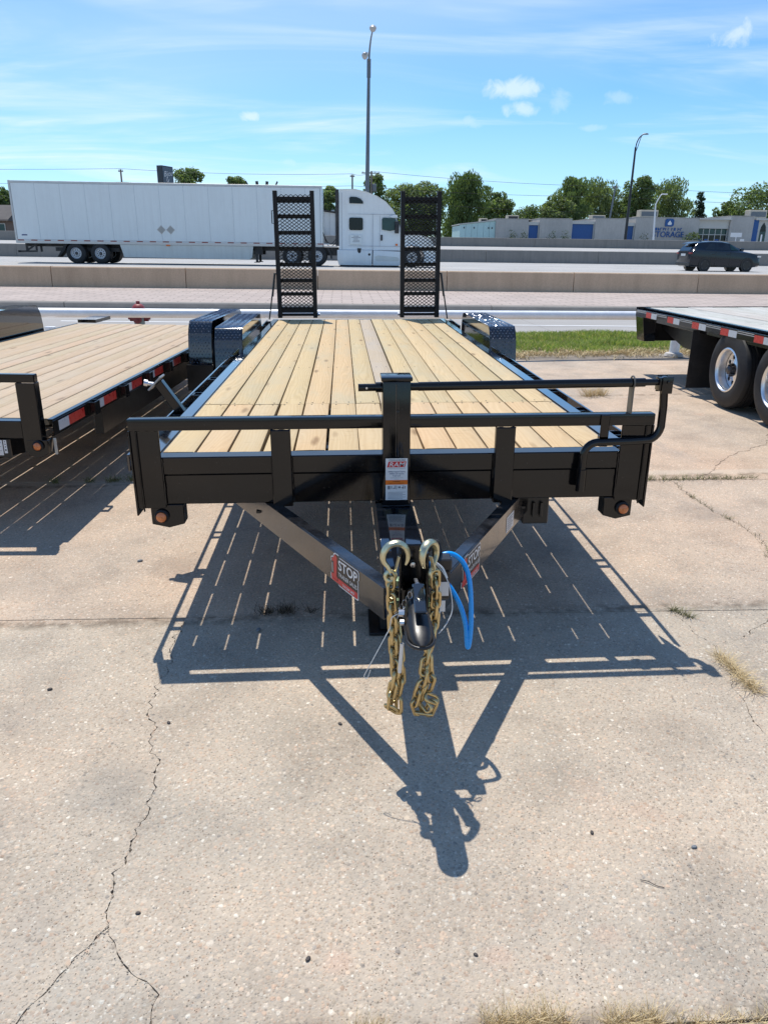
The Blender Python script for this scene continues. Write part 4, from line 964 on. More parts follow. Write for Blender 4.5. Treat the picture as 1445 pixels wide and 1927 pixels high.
# blue breakaway cable, switch and wiring
hose = smooth_path([(.052, -.97, .592), (.066, -.985, .622), (.098, -.985, .643), (.130, -.985, .640), (.160, -.99, .612), (.178, -1.0, .560), (.186, -1.005, .48), (.188, -1.01, .40), (.184, -1.012, .335), (.178, -1.012, .332), (.172, -1.005, .40), (.156, -.995, .46), (.128, -.98, .515), (.096, -.965, .555), (.062, -.95, .580)], 7)
hose = [Vector(((p.x+.2227)*1.055-.2227, (p.y+3.0836)*1.055-3.0836, 1.54+(p.z-1.54)*1.055)) for p in hose]
MB().tube(hose, .0085, 12).build('blue_breakaway_cable', 'blue_cable', mt)
bs = MB().b(.084, .130, -.925, -.870, .455, .560).b(.080, .134, -.930, -.865, .5605, .600)
bx = bs.build('breakaway_switch', 'black_satin', mt, bev=.004, rot=(0, 0, 0))
MB().b(.094, .126, -.9275, -.9255, .470, .520).b(.088, .105, -1.002, -1.0, .452, .49).build('warning_label', 'decal_white', bx, smooth=False)
MB().tube(smooth_path([(.078, -.955, .597), (.105, -.97, .565), (.122, -.985, .52), (.128, -1.0, .455), (.105, -1.03, .42), (.080, -1.05, .40)], 6), .0018, 6).tube(smooth_path([(.078, -.95, .60), (.098, -.962, .585), (.112, -.972, .555)], 5), .0036, 6).tube(smooth_path([(.086, -1.0, .545), (.088, -1.012, .48), (.082, -1.03, .42)], 5), .0022, 6).build('white_wiring', 'wire', mt)
MB().tube(smooth_path([(-.03, -1.09, .515), (-.052, -1.10, .500), (-.072, -1.10, .485), (-.078, -1.10, .450), (-.090, -1.10, .425)], 5), .0016, 6).tube(smooth_path([(-.076, -1.10, .452), (-.105, -1.11, .40), (-.135, -1.12, .345), (-.150, -1.12, .315), (-.158, -1.12, .295), (-.148, -1.12, .290), (-.138, -1.12, .318)], 5), .0013, 6).tube([(-.04, -1.105, .40), (-.047, -1.11, .30)], .006, 6).build('loose_tag_wire', 'wire', mt)
lc = MB()
for i in range(9):
    p = Vector((-.062+i*.0078, -1.06-.004*i, .46+.0155*i-(.004 if i > 6 else 0))); lc.tube([(p.x+.009*math.cos(R(a))*(.5 if i % 2 else .8), p.y+.004*math.sin(R(a)), p.z+.010*math.sin(R(a))) for a in range(0, 360, 45)], .0012, 5, closed=True)
lc.build('latch_pin_chain', 'steel', mt)
MB().tube(smooth_path([(.055, -.93, .63), (.075, -.92, .655), (.095, -.88, .64), (.11, -.83, .56), (.10, -.80, .50)], 6), .006, 8).build('wiring_loom', 'rubber', mt)
# battery box, spare mount arm
bb = MB().b(.615, .735, .085, .32, .330, .505).b(.609, .741, .079, .326, .475, .500).build('battery_box', 'black_satin', mt, bev=.004)
MB().b(.655, .668, .068, .0785, .37, .44).b(.69, .703, .068, .0785, .37, .44).build('latch', 'black_satin', bb, bev=.002)
ma = MB(); ma.bar((-1.075, .90, .690), (-1.192, .905, .868), .045, .055, 0, Vector((0, 1, 0)))
arm = ma.build('spare_mount_arm', 'black', mt, bev=.003)
MB().bar((-1.165, .885, .905), (-1.235, .885, .835), .010, .095, 0, Vector((0, 1, 0))).build('mount_plate', 'dull_zinc', arm, bev=.002)
MB().tube([(-1.214, .882, .862), (-1.250, .878, .868)], .010, 10).tube([(-1.244, .878, .867), (-1.262, .876, .871)], .017, 8).build('bolt', 'steel', arm)
# wheel fenders and running gear
rf = random.Random(11)
fender(mt, -1.103, -1.350, 3.72, 5.28, .872, .36, rnd=rf)
fender(mt, 1.128, 1.370, 3.72, 5.28, .872, .36, rnd=rf)
w0 = tyre_wheel(mt, .405, .205, (-1.235, 4.08, .325), -1, 8, .56, 'steel_wheel', .03)
copy_part(w0, mt, (-1.235, 4.92, .325))
w1 = tyre_wheel(mt, .405, .205, (1.265, 4.08, .325), 1, 8, .56, 'steel_wheel', .03)
copy_part(w1, mt, (1.265, 4.92, .325))
MB().tube([(-1.16, 4.08, .40), (1.16, 4.08, .40)], .045, 10).build('axle', 'black_satin', mt)
MB().tube([(-1.16, 4.92, .40), (1.16, 4.92, .40)], .045, 10).build('axle', 'black_satin', mt)
for s in (-1, 1): MB().b(s*.90-.03, s*.90+.03, 3.55, 5.45, .44, .46).b(s*.90-.03, s*.90+.03, 3.75, 4.4, .465, .485).b(s*.90-.03, s*.90+.03, 4.6, 5.25, .465, .485).build('leaf_spring', 'black_satin', mt)

# ramps: ladder of angle rungs under expanded metal, standing straight up
def exp_mesh(w, h, cell_w=.055, cell_h=.0190, wire=.0078):
    mb = MB(); nx = int(round(w/cell_w)); cw = w/nx; nz = int(h/cell_h)
    for r_ in range(nz):
        for c in range(nx):
            xo = (cw/2 if r_ % 2 else 0)
            z0 = r_*cell_h; xa = c*cw+xo; xm = xa+cw/2; xb = xa+cw; z1 = z0+cell_h
            for (p, q) in (((xa, z0), (xm, z1)), ((xm, z1), (xb, z0))):
                (ax, az), (bx_, bz) = p, q
                if ax > w: continue
                if bx_ > w: t = (w-ax)/(bx_-ax); bx_ = w; bz = az+(bz-az)*t
                mb.bar((ax, 0, az), (bx_, 0, bz), wire, .003, 0, Vector((0, 1, 0)))
    return mb
EXP = exp_mesh(.385, 1.30).mesh('expanded_metal', 'ramp_black', smooth=False)
RH = 1.435
rail_me = MB().b(-.0245, .0245, -.05, -.044, 0, RH).b(-.0245, -.0185, -.0435, .05, 0, RH).b(.0185, .0245, -.0435, .05, 0, RH).mesh('ramp_rail', 'ramp_black', bev=.002)
rung_me = MB().b(-.193, .193, -.038, .03, -.003, .003).b(-.193, .193, .0305, .036, -.040, .003).mesh('rung', 'ramp_black', bev=.001)
for s in (-1, 1):
    cx = -.752 if s < 0 else .743
    fr = MB().tube([(-.245, .0, .035), (.245, .0, .035)], .016, 12).b(-.19, .19, -.02, .02, .06, .10)
    rpt = fr.build('loading_ramp', 'ramp_black', mt, loc=(cx, 6.27, .738)); rpt['label'] = 'loading ramp standing upright at the '+('left' if s < 0 else 'right')+' rear corner'
    for sx_ in (-1, 1): inst('ramp_rail', rail_me, rpt, (sx_*.2145, 0, 0))
    for k, z in enumerate((.125, .298, .455, .640, .815, .995, 1.175, 1.345)): inst('rung', rung_me, rpt, (0, 0, z))
    e = inst('expanded_metal', EXP, rpt, (-.1925, -.048, .10)); e['kind'] = 'stuff'
    MB().b(-.193, .193, -.03, .0, 1.335, 1.372).build('end_bar', 'ramp_black', rpt, bev=.002)
    MB().tube([(s*.243, .02, .515), (s*.262, .02, .515)], .010, 8).tube([(s*.262, .02, .515), (s*.350, -.01, -.02)], .0085, 8).tube([(s*.262, .02, .52), (s*.300, .0, .25)], .0125, 10).build('lift_strut', 'black_satin', rpt)
    MB().tube([(-s*.243, .0, .036), (-s*.268, .0, .036)], .018, 8).build('hinge_pin', 'steel', rpt)
    if s < 0: MB().tube([(-.2450, .0, 1.08), (-.262, .0, 1.08), (-.262, .0, 1.22), (-.2450, .0, 1.22)], .006, 6).build('grab_handle', 'black', rpt)
MB().b(-1.05, 1.05, 6.195, 6.25, .60, .718).build('rear_beam', 'black', mt, bev=.003)
# ------------------------------------------------------------------ trailer on the left: low car hauler
lt = thing('car_hauler_trailer', (-1.722, 4.395, -.07), 'low black car hauler trailer with pinkish tan plank deck at the left edge', 'trailer', rot=(0, 0, R(-3.0)))
lt.scale = (1.045,)*3
LZ = .60; LW = 1.99; LL = 5.45
rl_ = random.Random(31)
planks(lt, -LW, -.035, .03, LL, 14, LZ, 'wood_left', (.006, .012), rnd=rl_)
def tape_me(h, w): return MB().b(0, .0015, 0, w, 0, h)
for side in (1, -1):
    xs = 0.0 if side > 0 else -LW-.03; o = side
    fr = MB(); fr.b(min(xs-o*.033, xs), max(xs-o*.033, xs), 0, LL+.02, .594, .603).b(min(xs-o*.006, xs), max(xs-o*.006, xs), 0, LL+.02, .505, .593).b(min(xs-o*.033, xs-o*.0065), max(xs-o*.033, xs-o*.0065), 0, LL+.02, .505, .511)
    fr.build('side_rail', 'black', lt, bev=.002)
    MB().b(min(xs-o*.06, xs-o*.12), max(xs-o*.06, xs-o*.12), .9, LL, .30, .500).build('main_beam', 'black_satin', lt, bev=.003)
    if side > 0:
        tw = tape_me(.058, .145).mesh('reflective_tape', 'white_tape', smooth=False); tr_ = tape_me(.058, .24).mesh('reflective_tape', 'red_tape', smooth=False)
        pk = MB().b(.0, .05, -.045, -.039, -.085, 0).b(.0, .05, .039, .045, -.085, 0).b(.0445, .05, -.039, .039, -.085, 0).mesh('stake_pocket', 'black', bev=.0015)
        for k in range(6):
            y = .07+k*.585
            if y > 2.6: break
            inst('reflective_tape', tw, lt, (.0005, y, .522)); inst('reflective_tape', tr_, lt, (.0005, y+.147, .522))
            inst('stake_pocket', pk, lt, (.0005, y+.485, .600))
cm2 = MB().b(-LW, -.06, -.025, .025, 0, .006).b(-LW, -.06, -.003, .003, .006, .056).mesh('cross_member', 'black_satin', smooth=False)
for i in range(13): inst('cross_member', cm2, lt, (0, .25+i*.42, .503))
fbx = MB().b(-LW-.03, -.145, -.07, -.002, .505, .606).build('front_beam', 'black', lt, bev=.004)
MB().b(-LW-.08, -.036, -.075, -.030, .822, .868).build('handrail', 'black', lt, bev=.004)
for x in (-.142, -LW+.1): MB().b(x, x+.105, -.082, -.074, .43, .8215).b(x, x+.008, -.0735, -.02, .43, .8215).b(x+.097, x+.105, -.0735, -.02, .43, .8215).build('corner_post', 'black', lt, bev=.002)
clear_light(lt, -.062, -.083, .468, [(-.125, .50), (-.125, .41), (-.06, .40), (-.008, .425), (-.008, .50)])
MB().b(.002, .016, -.03, -.022, .405, .50).build('pale_edge_plate', 'decal_cream', lt, smooth=False)
sk = MB(); ys_ = -.088
def lq(x0, x1, z0, z1, mi, l=0): sk.add([(x0, ys_-l, z0), (x1, ys_-l, z0), (x1, ys_-l, z1), (x0, ys_-l, z1)], [(0, 1, 2, 3)], mi)
lq(-.335, -.262, .412, .50, 0); lq(-.256, -.238, .424, .50, 0)
for k in range(9): lq(-.328, -.270-(k % 3)*.010, .485-k*.008, .4875-k*.008, 1, .0005)
lq(-.325, -.314, .466, .478, 2, .0008); lq(-.283, -.274, .482, .492, 2, .0008); lq(-.251, -.243, .438, .448, 2, .0008); lq(-.250, -.244, .458, .464, 2, .0008); lq(-.250, -.244, .474, .480, 2, .0008); lq(-.250, -.244, .488, .494, 2, .0008)
T0 = sk.build('spec_label', ['decal_white', 'decal_grey', 'decal_black'], lt, smooth=False)
MB().b(-.36, -.22, -.087, -.075, .40, .503).build('label_plate', 'black_satin', lt)
fender(lt, .070, .285, 2.92, 4.42, .886, .34, rnd=random.Random(12))
fender(lt, -LW-.09, -LW-.33, 3.10, 4.62, .886, .34, rnd=random.Random(13), lug=False)
MB().b(.055, .30, 2.78, 2.80, .26, .50).b(.062, .293, 2.765, 2.779, .495, .502).build('step_bracket', 'black_satin', lt)
lw = tyre_wheel(lt, .365, .20, (.185, 3.28, .322), 1, 8, .56, 'steel_wheel', .03); copy_part(lw, lt, (.185, 4.06, .322))
lw = tyre_wheel(lt, .365, .20, (-LW-.21, 3.46, .287), -1, 8, .56, 'steel_wheel', .03); copy_part(lw, lt, (-LW-.21, 4.26, .287))
MB().b(-LW-.03, 0, LL+.03, LL+.10, .45, .585).build('rear_beam', 'black', lt)
MB().b(-LW-.03, -LW+.20, LL+.11, LL+.65, .60, .64).build('stowed_ramp', 'black', lt)
for s in (-1, 1):
    a = Vector((-LW/2+s*.12, -.9, .44)); b_ = Vector((-LW/2+s*.80, .2, .44)); MB().bar(a, b_, .05, .12).build('tongue_channel', 'black', lt)
MB().bar((-LW/2, -1.35, .44), (-LW/2, -.85, .44), .12, .10).build('coupler', 'black_satin', lt)
MB().b(-LW/2-.04, -LW/2+.04, -.84, -.76, -.07, .75).b(-LW/2-.09, -LW/2+.09, -.9, -.7, -.088, -.07).build('jack', 'black_satin', lt)

# ------------------------------------------------------------------ trailer on the right: flatbed with rub rail, bleached deck, tandem wheels
gt = thing('gooseneck_flatbed_trailer', (3.98, 10.06, -.022), 'black flatbed trailer with bleached grey plank deck and bright alloy wheels at the right', 'trailer')
rg = random.Random(41)
LG = 9.2; GW = 2.56; gt.rotation_euler = (0, -.012, 0)
planks(gt, .16, GW-.16, -LG, -.07, 13, .862, 'wood_grey', (.004, .008), rnd=rg, hump=.003)
for s in (0, 1):
    x0 = 0.0 if s == 0 else GW-.012
    MB().b(x0, x0+.012, -LG, 0, .752, .842).build('rub_rail', 'black', gt, bev=.002)
    xc = .10 if s == 0 else GW-.155
    MB().b(xc, xc+.055, -LG, -.02, .853, .862).b(xc, xc+.008, -LG, -.02, .70, .8525).build('side_channel', 'black', gt, bev=.002)
    spool = MB().b(.0125, .0985, -.035, .035, .752, .760).b(.0125, .0985, -.035, -.028, .7605, .838).b(.0125, .0985, .028, .035, .7605, .838).mesh('stake_pocket', 'black', smooth=False)
    slot = MB().b(.045, .075, -.20, .20, .795, .799).b(.045, .075, -.20, .20, .814, .818).mesh('rub_rail_pipe', 'white_tape', smooth=False)
    for k in range(14):
        y = -.30-k*.655
        inst('stake_pocket', spool, gt, (0 if s == 0 else GW-.111, y-.02, 0))
t_r = MB().b(-.0025, -.0005, -.165, 0, 0, .068).mesh('reflective_tape', 'red_tape', smooth=False); t_w = MB().b(-.0025, -.0005, -.165, 0, 0, .066).mesh('reflective_tape', 'white_tape', smooth=False)
ln_me = MB().b(-.0022, -.0005, -.34, 0, 0, .008).b(-.0022, -.0005, -.33, -.01, .018, .026).mesh('rail_gap_glint', 'alu_rail', smooth=False)  # pale bars stand in for the bright reflections in the rub rail gap
for k in range(14):
    y = -.36-k*.668
    inst('reflective_tape', t_r, gt, (0, y, .758)); inst('reflective_tape', t_w, gt, (0, y-.17, .758))
    inst('rail_gap_glint', ln_me, gt, (0, y-.33 if k else y-.30, .806))
inst('rail_gap_glint', ln_me, gt, (0, -.03, .806))
MB().b(.0, GW, -.012, 0, .845, .868).b(0, GW, -.0115, -.002, .752, .8445).build('rear_header', 'black', gt, bev=.002)
MB().prism([(.0, .751), (.20, .751), (.20, .44), (.05, .44)], 'y', -.26, -.012).build('tail_corner_plate', 'black_gloss', gt, bev=.003)
MB().b(.205, GW-.2, -.20, -.04, .44, .745).build('rear_bumper', 'black_satin', gt, bev=.003)
MB().b(.55, .65, -LG, -.21, .42, .75).b(GW-.65, GW-.55, -LG, -.21, .42, .75).build('main_beam', 'black_satin', gt)
MB().prism([(-1.72, .42), (-1.72, .75), (-.22, .75), (-.22, .60), (-.9, .44)], 'x', .30, .312).build('side_gusset', 'black_satin', gt)
cm3 = MB().b(.11, GW-.11, -.03, .03, .745, .822).mesh('cross_member', 'black_satin', smooth=False)
for i in range(18): inst('cross_member', cm3, gt, (0, -.4-i*.5, 0))
MB().b(.02, .62, -1.705, -1.695, .075, .735).build('mud_flap', 'rubber', gt)
MB().b(GW-.62, GW-.02, -1.705, -1.695, .075, .735).build('mud_flap', 'rubber', gt)
gw = tyre_wheel(gt, .40, .245, (.185, -2.47, .402), -1, 9, .565, 'alloy', .055)
copy_part(gw, gt, (.185, -3.40, .402))
gw2 = tyre_wheel(gt, .40, .245, (.47, -2.47, .402), 1, 9, .565, 'steel_wheel', .055, hub=False); copy_part(gw2, gt, (.47, -3.40, .402))
gw3 = tyre_wheel(gt, .40, .245, (GW-.185, -2.56, .402), 1, 9, .565, 'alloy', .055); copy_part(gw3, gt, (GW-.185, -3.53, .402))
for y in (-2.56, -3.53): MB().tube([(.3, y, .402), (GW-.3, y, .402)], .06, 10).build('axle', 'black_satin', gt)
MB().b(1.18, 1.38, -LG-.3, -LG+.3, .003, .55).build('landing_leg', 'black_satin', gt)

# ------------------------------------------------------------------ pipe fence and hydrant
pf = thing('pipe_fence', (0, 11.35, -.02), 'long silver pipe rail fence along the street, behind the trailers', 'fence')
def fy(x): return 11.12+.045*(x+5) - 11.35
MB().tube([(-24, fy(-24), .632), (24, fy(24), .632)], .064, 20).build('pipe_rail', 'galv', pf)
pm = MB().lathe([(.076, -.3), (.076, .575)], 18).lathe([(.15, .0), (.13, .045), (.08, .06)], 14, 1).mesh('fence_post', ['galv', 'kerb_pale'])
for x in (-20.0, -16.8, -13.65, -10.5, -7.35, -4.22, -1.07, 2.10, 5.27, 8.4, 11.5, 14.7, 17.9, 21.0): inst('fence_post', pm, pf, (x, fy(x), 0 if abs(x) > 12 else max(-.2, lotz(x)+.02)))
sl = MB().tube([(-.02, 0, 0), (.02, 0, 0)], .0655, 20).mesh('weld_band', 'galv')
for x in (-5.4, -4.6, -2.1, -1.9, 1.4, 4.1, 7.2): inst('weld_band', sl, pf, (x, fy(x), .632), (0, 0, .045))
hy = thing('fire_hydrant', gp(-3.42, 13.0), 'old fire hydrant with faded red bonnet and silver barrel behind the pipe fence', 'hydrant')
MB().lathe([(.16, 0), (.16, .03), (.105, .04), (.095, .36), (.11, .40), (.11, .43)], 18).build('barrel', 'silver_paint', hy)
bo = MB().lathe([(.165, .505), (.165, .53), (.125, .54), (.122, .58), (.105, .635), (.06, .672), (.035, .68), (.035, .725), (.001, .728)], 18).lathe([(.12, .43), (.12, .50)], 18).build('bonnet', 'red_bonnet', hy)
for s in (-1, 1): MB().tube([(s*.09, 0, .415), (s*.165, 0, .415)], .055, 12).tube([(s*.165, 0, .415), (s*.20, 0, .415)], .024, 6).build('hose_cap', 'red_bonnet', hy)
MB().tube([(0, -.09, .40), (0, -.17, .40)], .07, 12).tube([(0, -.17, .40), (0, -.20, .40)], .024, 6).build('pumper_cap', 'red_bonnet', hy)
# ------------------------------------------------------------------ white box semi-trailer
RZ = .605
bt = thing('box_semitrailer', (0, 42.0, RZ), 'long white box semi-trailer travelling on the highway behind the deck', 'truck trailer', 'highway traffic')
xL, xR = -17.02, -1.0; zb, zt = 1.68-RZ, 4.58-RZ; YW = 2.59
seams = [-17.0+1.27+i*1.258 for i in range(12)]
bnds = [xL+.10]+[x for x in seams if x < xR-.4]+[xR-.10]
for a, b_ in zip(bnds, bnds[1:]):
    me = MB().b(a+.012, b_-.012, -.004, .05, zb+.10, zt-.10).mesh('side_panel', 'semi_panel', bev=.006); inst('side_panel', me, bt)
    inst('side_panel', me, bt, (0, YW-.05, 0))
sm_ = MB()
for x in bnds[1:-1]: sm_.b(x-.012, x+.012, .004, .03, zb+.10, zt-.10)
sm_.build('panel_seam', 'semi_seam', bt, smooth=False)
MB().b(xL, xR, -.012, .06, zt-.10, zt+.02).b(xL, xR, YW-.06, YW+.012, zt-.10, zt+.02).build('top_rail', 'alu_rail', bt, bev=.01)
MB().b(xL+.02, xR-.02, .061, YW-.061, zt-.05, zt).build('roof_panel', 'semi_panel', bt)
MB().b(xL, xR, -.014, .06, zb-.10, zb+.10).b(xL, xR, YW-.06, YW+.014, zb-.10, zb+.10).build('bottom_rail', 'alu_rail', bt, bev=.006)
MB().b(xL+.02, xR-.02, .061, YW-.061, zb-.08, zb).build('floor_panel', 'dark_steel', bt)
MB().b(xL, xL+.10, -.013, .10, zb-.10, zt+.03).b(xL, xL+.10, YW-.10, YW+.013, zb-.10, zt+.03).b(xL, xL+.10, .101, YW-.101, zt-.2, zt+.03).build('rear_frame', 'alu_rail', bt, bev=.006)
MB().b(xL+.02, xL+.06, .102, YW/2-.006, zb, zt-.202).b(xL+.02, xL+.06, YW/2+.006, YW-.102, zb, zt-.202).build('rear_door', 'semi_panel', bt)
MB().b(xR-.10, xR+.01, -.010, .12, zb-.09, zt-.02).b(xR-.06, xR, .121, YW-.121, zb, zt-.03).b(xR-.10, xR+.01, YW-.12, YW+.010, zb-.09, zt-.02).build('front_wall', 'semi_panel', bt, bev=.05, segs=3)
tp = MB().b(-.16, .16, -.0165, -.0145, 0, .05).mesh('marker_tape', 'red_lamp', smooth=False); tpw = MB().b(-.16, .16, -.0165, -.0145, 0, .05).mesh('marker_tape', 'white_tape', smooth=False)
for i in range(24):
    inst('marker_tape', tp, bt, (-16.75+i*.68, 0, zb+.03)); inst('marker_tape', tpw, bt, (-16.43+i*.68, 0, zb+.03))
for x in (-9.46, -8.98):
    T = Matrix.Translation((x, -.0055, 2.335-RZ)) @ Matrix.Rotation(R(45), 4, 'Y')
    MB().b(-.165, .165, -.008, 0, -.165, .165, 0, T).b(-.14, .14, -.011, -.0085, -.14, .14, 1, T).build('placard_holder', ['alu_rail', 'placard'], bt, bev=.01)
MB().b(-9.28, -9.06, -.05, -.015, 1.53-RZ, 1.60-RZ).build('side_marker_lamp', 'orange', bt, bev=.01)
MB().b(-16.68, -16.40, -.0075, -.0045, 1.96-RZ, 2.02-RZ).build('maker_badge', 'decal_blue', bt, smooth=False)
skp = MB().prism([(-11.70, zb-.102), (-4.70, zb-.102), (-4.78, .40), (-4.95, .285), (-11.52, .345)], 'y', .02, .045)
skp.build('side_skirt', 'skirt', bt, bev=.004)
MB().prism([(-11.70, zb-.102), (-4.70, zb-.102), (-4.78, .40), (-4.95, .285), (-11.52, .345)], 'y', YW-.045, YW-.02).build('side_skirt', 'skirt', bt)
MB().b(xL+.2, xR-.2, .7, .85, zb-.25, zb-.081).b(xL+.2, xR-.2, YW-.85, YW-.7, zb-.25, zb-.081).b(-15.2, -11.9, .45, YW-.45, .60, .80).build('frame_rails', 'dark_steel', bt)
for y in (.35, YW-.50):
    MB().b(-4.70, -4.25, y, y+.15, .55, zb-.085).b(-4.63, -4.50, y+.02, y+.13, .18, .55).b(-4.72, -4.42, y-.04, y+.19, .14, .18).build('landing_gear', 'dark_steel', bt)
MB().b(xL+.35, xL+.45, .25, .35, .54, zb-.08).b(xL+.35, xL+.45, YW-.35, YW-.25, .54, zb-.08).b(xL-.02, xL+.12, .12, YW-.12, .52, .62).bar((xL+.95, .3, zb-.1), (xL+.40, .3, .62), .08, .08).b(xL+.85, xL+.93, .25, .35, .62, zb-.08).bar((xL+.02, .15, .57), (xL+.95, .15, .57), .06, .06).build('underride_guard', 'dark_steel', bt)
MB().prism([(-14.55, 1.0), (-14.42, .98), (-14.62, .62), (-14.95, .30), (-15.02, .32), (-14.72, .72)], 'y', .06, .66).build('mud_flap', 'rubber', bt)
def axle_wheels(parent, x, r, w, yl, name='wheel', holes=10, far=True):
    pass
def semi_wheel(parent, x, y, r, mat, hub=True, face=-1):
    # wheel with axis along y, outer face towards -y for face -1
    o = tyre_wheel(parent, r, .28, (x, y, r), 1, 10, .54, mat, .06, hub=hub)
    o.rotation_euler = (0, 0, R(-90) if face < 0 else R(90)); return o
first = None
for x in (-14.02, -12.76):
    for y, f in ((.16, -1), (.50, -1), (YW-.50, 1), (YW-.16, 1)):
        if first is None: first = semi_wheel(bt, x, y, .51, 'white_wheel', True, f)
        else: copy_part(first, bt, (x, y, .51)).rotation_euler = (0, 0, R(-90) if f < 0 else R(90))

# ------------------------------------------------------------------ white sleeper tractor
tt = thing('semi_tractor', (0, 42.0, RZ), 'white sleeper cab semi tractor pulling the box trailer to the right', 'truck', 'highway traffic')
def zr(p): return [(x, z-RZ) for x, z in p]
roof = [(-.11, 4.46), (.75, 4.48), (1.32, 4.36), (1.9, 4.16), (2.35, 3.90), (2.74, 3.52), (2.88, 3.27), (2.92, 3.13), (3.24, 2.46)]
body = zr([(-.13, 1.46)]+roof+[(3.27, 1.46)])
cabm = MB(); n = len(body)
ysec = [(0.06, .05), (0.0, .0), (YW-.09, 0), (YW-.15, .05)]
vs = []
ctr = Vector((1.5, 2.2))
for (y, sh_) in ysec:
    for (x, z) in body: vs.append((x+(ctr.x-x)*sh_*.35, y, z+(ctr.y-z)*sh_*.5))
fs = [tuple(range(n)), tuple(range(4*n-1, 3*n-1, -1))]+[(k*n+i, k*n+(i+1) % n, (k+1)*n+(i+1) % n, (k+1)*n+i) for k in range(3) for i in range(n)]
cabm.add(vs, fs); cab = cabm.build('cab_body', 'semi_white', tt, bev=.02, segs=2)
MB().b(-.31, -.12, .0, .03, 1.66-RZ, 4.45-RZ).b(-.31, -.12, YW-.12, YW-.09, 1.66-RZ, 4.45-RZ).build('cab_extender', 'dark_steel', tt)
low = zr([(-.14, .68), (-.23, 1.0), (-.23, 1.455), (1.655, 1.455), (1.64, .68)]); MB().prism(low, 'y', -.03, .30).build('side_fairing', 'semi_white', tt, bev=.03, segs=2)
low2 = zr([(1.69, .68), (1.70, 1.455), (3.26, 1.40), (3.20, .72), (3.12, .68)]); MB().prism(low2, 'y', -.03, .30).build('side_fairing', 'semi_white', tt, bev=.03, segs=2)
MB().prism(low, 'y', YW-.35, YW-.05).prism(low2, 'y', YW-.35, YW-.05).build('far_side_fairing', 'semi_white', tt)
MB().b(-.08, 3.1, -.01, .25, .66-RZ+.0, .68-RZ+.02).b(-.10, 3.15, .05, .28, .60-RZ-.02, .655-RZ).build('lower_valance', 'rubber', tt)
MB().prism(zr([(1.78, 1.12), (1.95, 1.20), (3.0, 1.12), (3.12, 1.03), (3.10, .92), (1.86, .92)]), 'y', -.045, -.031).build('step_recess', 'skirt', tt, bev=.006)
# hood, wing and bumper (short steps ahead of the windscreen)
hd_ = zr([(3.22, 2.42), (3.45, 2.34), (4.3, 2.26), (4.78, 2.08), (5.02, 1.75), (5.08, 1.40), (5.10, 1.12), (4.55, 1.10), (4.45, 1.42), (4.2, 1.66), (3.78, 1.74), (3.40, 1.62), (3.27, 1.35)])
vs = []; n = len(hd_)
for (y, k) in ((.10, .04), (.02, 0), (YW-.11, 0), (YW-.19, .04)): vs += [(x-(x-3.3)*k*.8, y, z-max(0, z-1.2)*k*2.4) for x, z in hd_]
MB().add(vs, [tuple(range(n)), tuple(range(4*n-1, 3*n-1, -1))]+[(k*n+i, k*n+(i+1) % n, (k+1)*n+(i+1) % n, (k+1)*n+i) for k in range(3) for i in range(n)]).build('hood', 'semi_white', tt, bev=.02, segs=2)
MB().prism(zr([(4.50, 1.09), (5.12, 1.10), (5.18, .95), (5.12, .78), (4.45, .80)]), 'y', .02, YW-.1).build('bumper', 'semi_white', tt, bev=.03, segs=2)
MB().prism(zr([(4.70, 1.98), (4.98, 1.70), (5.0, 1.45), (4.72, 1.55)]), 'y', .005, .03).build('headlamp', 'lamp_glass', tt, bev=.01)
MB().prism(zr([(5.085, 1.35), (5.105, 1.35), (5.03, 1.85), (5.0, 1.85)]), 'y', .5, YW-.6).build('grille', 'dark_steel', tt)
# glass
def rpoly(x0, x1, z0, z1, r): return [(x1-r+r*math.cos(R(a)), z1-r+r*math.sin(R(a))) for a in (0, 30, 60, 90)]+[(x0+r+r*math.cos(R(a)), z1-r+r*math.sin(R(a))) for a in (90, 120, 150, 180)]+[(x0+r+r*math.cos(R(a)), z0+r+r*math.sin(R(a))) for a in (180, 210, 240, 270)]+[(x1-r+r*math.cos(R(a)), z0+r+r*math.sin(R(a))) for a in (270, 300, 330, 360)]
MB().prism(zr(rpoly(.42, 1.15, 2.46, 3.08, .09)), 'y', -.012, .01).build('sleeper_window', 'glass_dark', tt, bev=.004)
MB().prism(zr([(.44, 3.78), (.43, 4.04), (.50, 4.10), (.78, 4.09), (1.0, 4.02), (1.15, 3.88), (1.16, 3.77)]), 'y', -.012, .01).build('upper_window', 'glass_dark', tt, bev=.004)
MB().prism(zr([(2.17, 2.50), (2.16, 3.02), (2.22, 3.10), (2.86, 3.08), (2.97, 2.86), (2.97, 2.52), (2.60, 2.44)]), 'y', -.012, .01).build('door_window', 'glass_teal', tt, bev=.004)
MB().add([(2.935, .10, 3.10-RZ), (2.935, YW-.19, 3.10-RZ), (3.235, YW-.17, 2.47-RZ), (3.235, .08, 2.47-RZ)], [(0, 1, 2, 3)]).add([(2.955, .02, 3.10-RZ), (2.945, .10, 3.10-RZ), (3.245, .08, 2.47-RZ), (3.255, .0, 2.47-RZ)], [(0, 1, 2, 3)]).build('windscreen', 'glass_teal', tt, smooth=False)
dr = MB()
for (x0, x1, z0, z1) in ((1.665, 1.680, 1.47, 3.27), (.02, .034, 1.47, 4.3), (2.05, 2.06, 1.65, 3.2)): dr.b(x0, x1, -.004, .002, z0-RZ, z1-RZ)
dr.b(.36, 3.1, -.004, .002, 3.25-RZ, 3.262-RZ).b(.36, 3.24, -.004, .002, 1.66-RZ, 1.672-RZ).build('door_seam', 'decal_grey', tt, smooth=False)
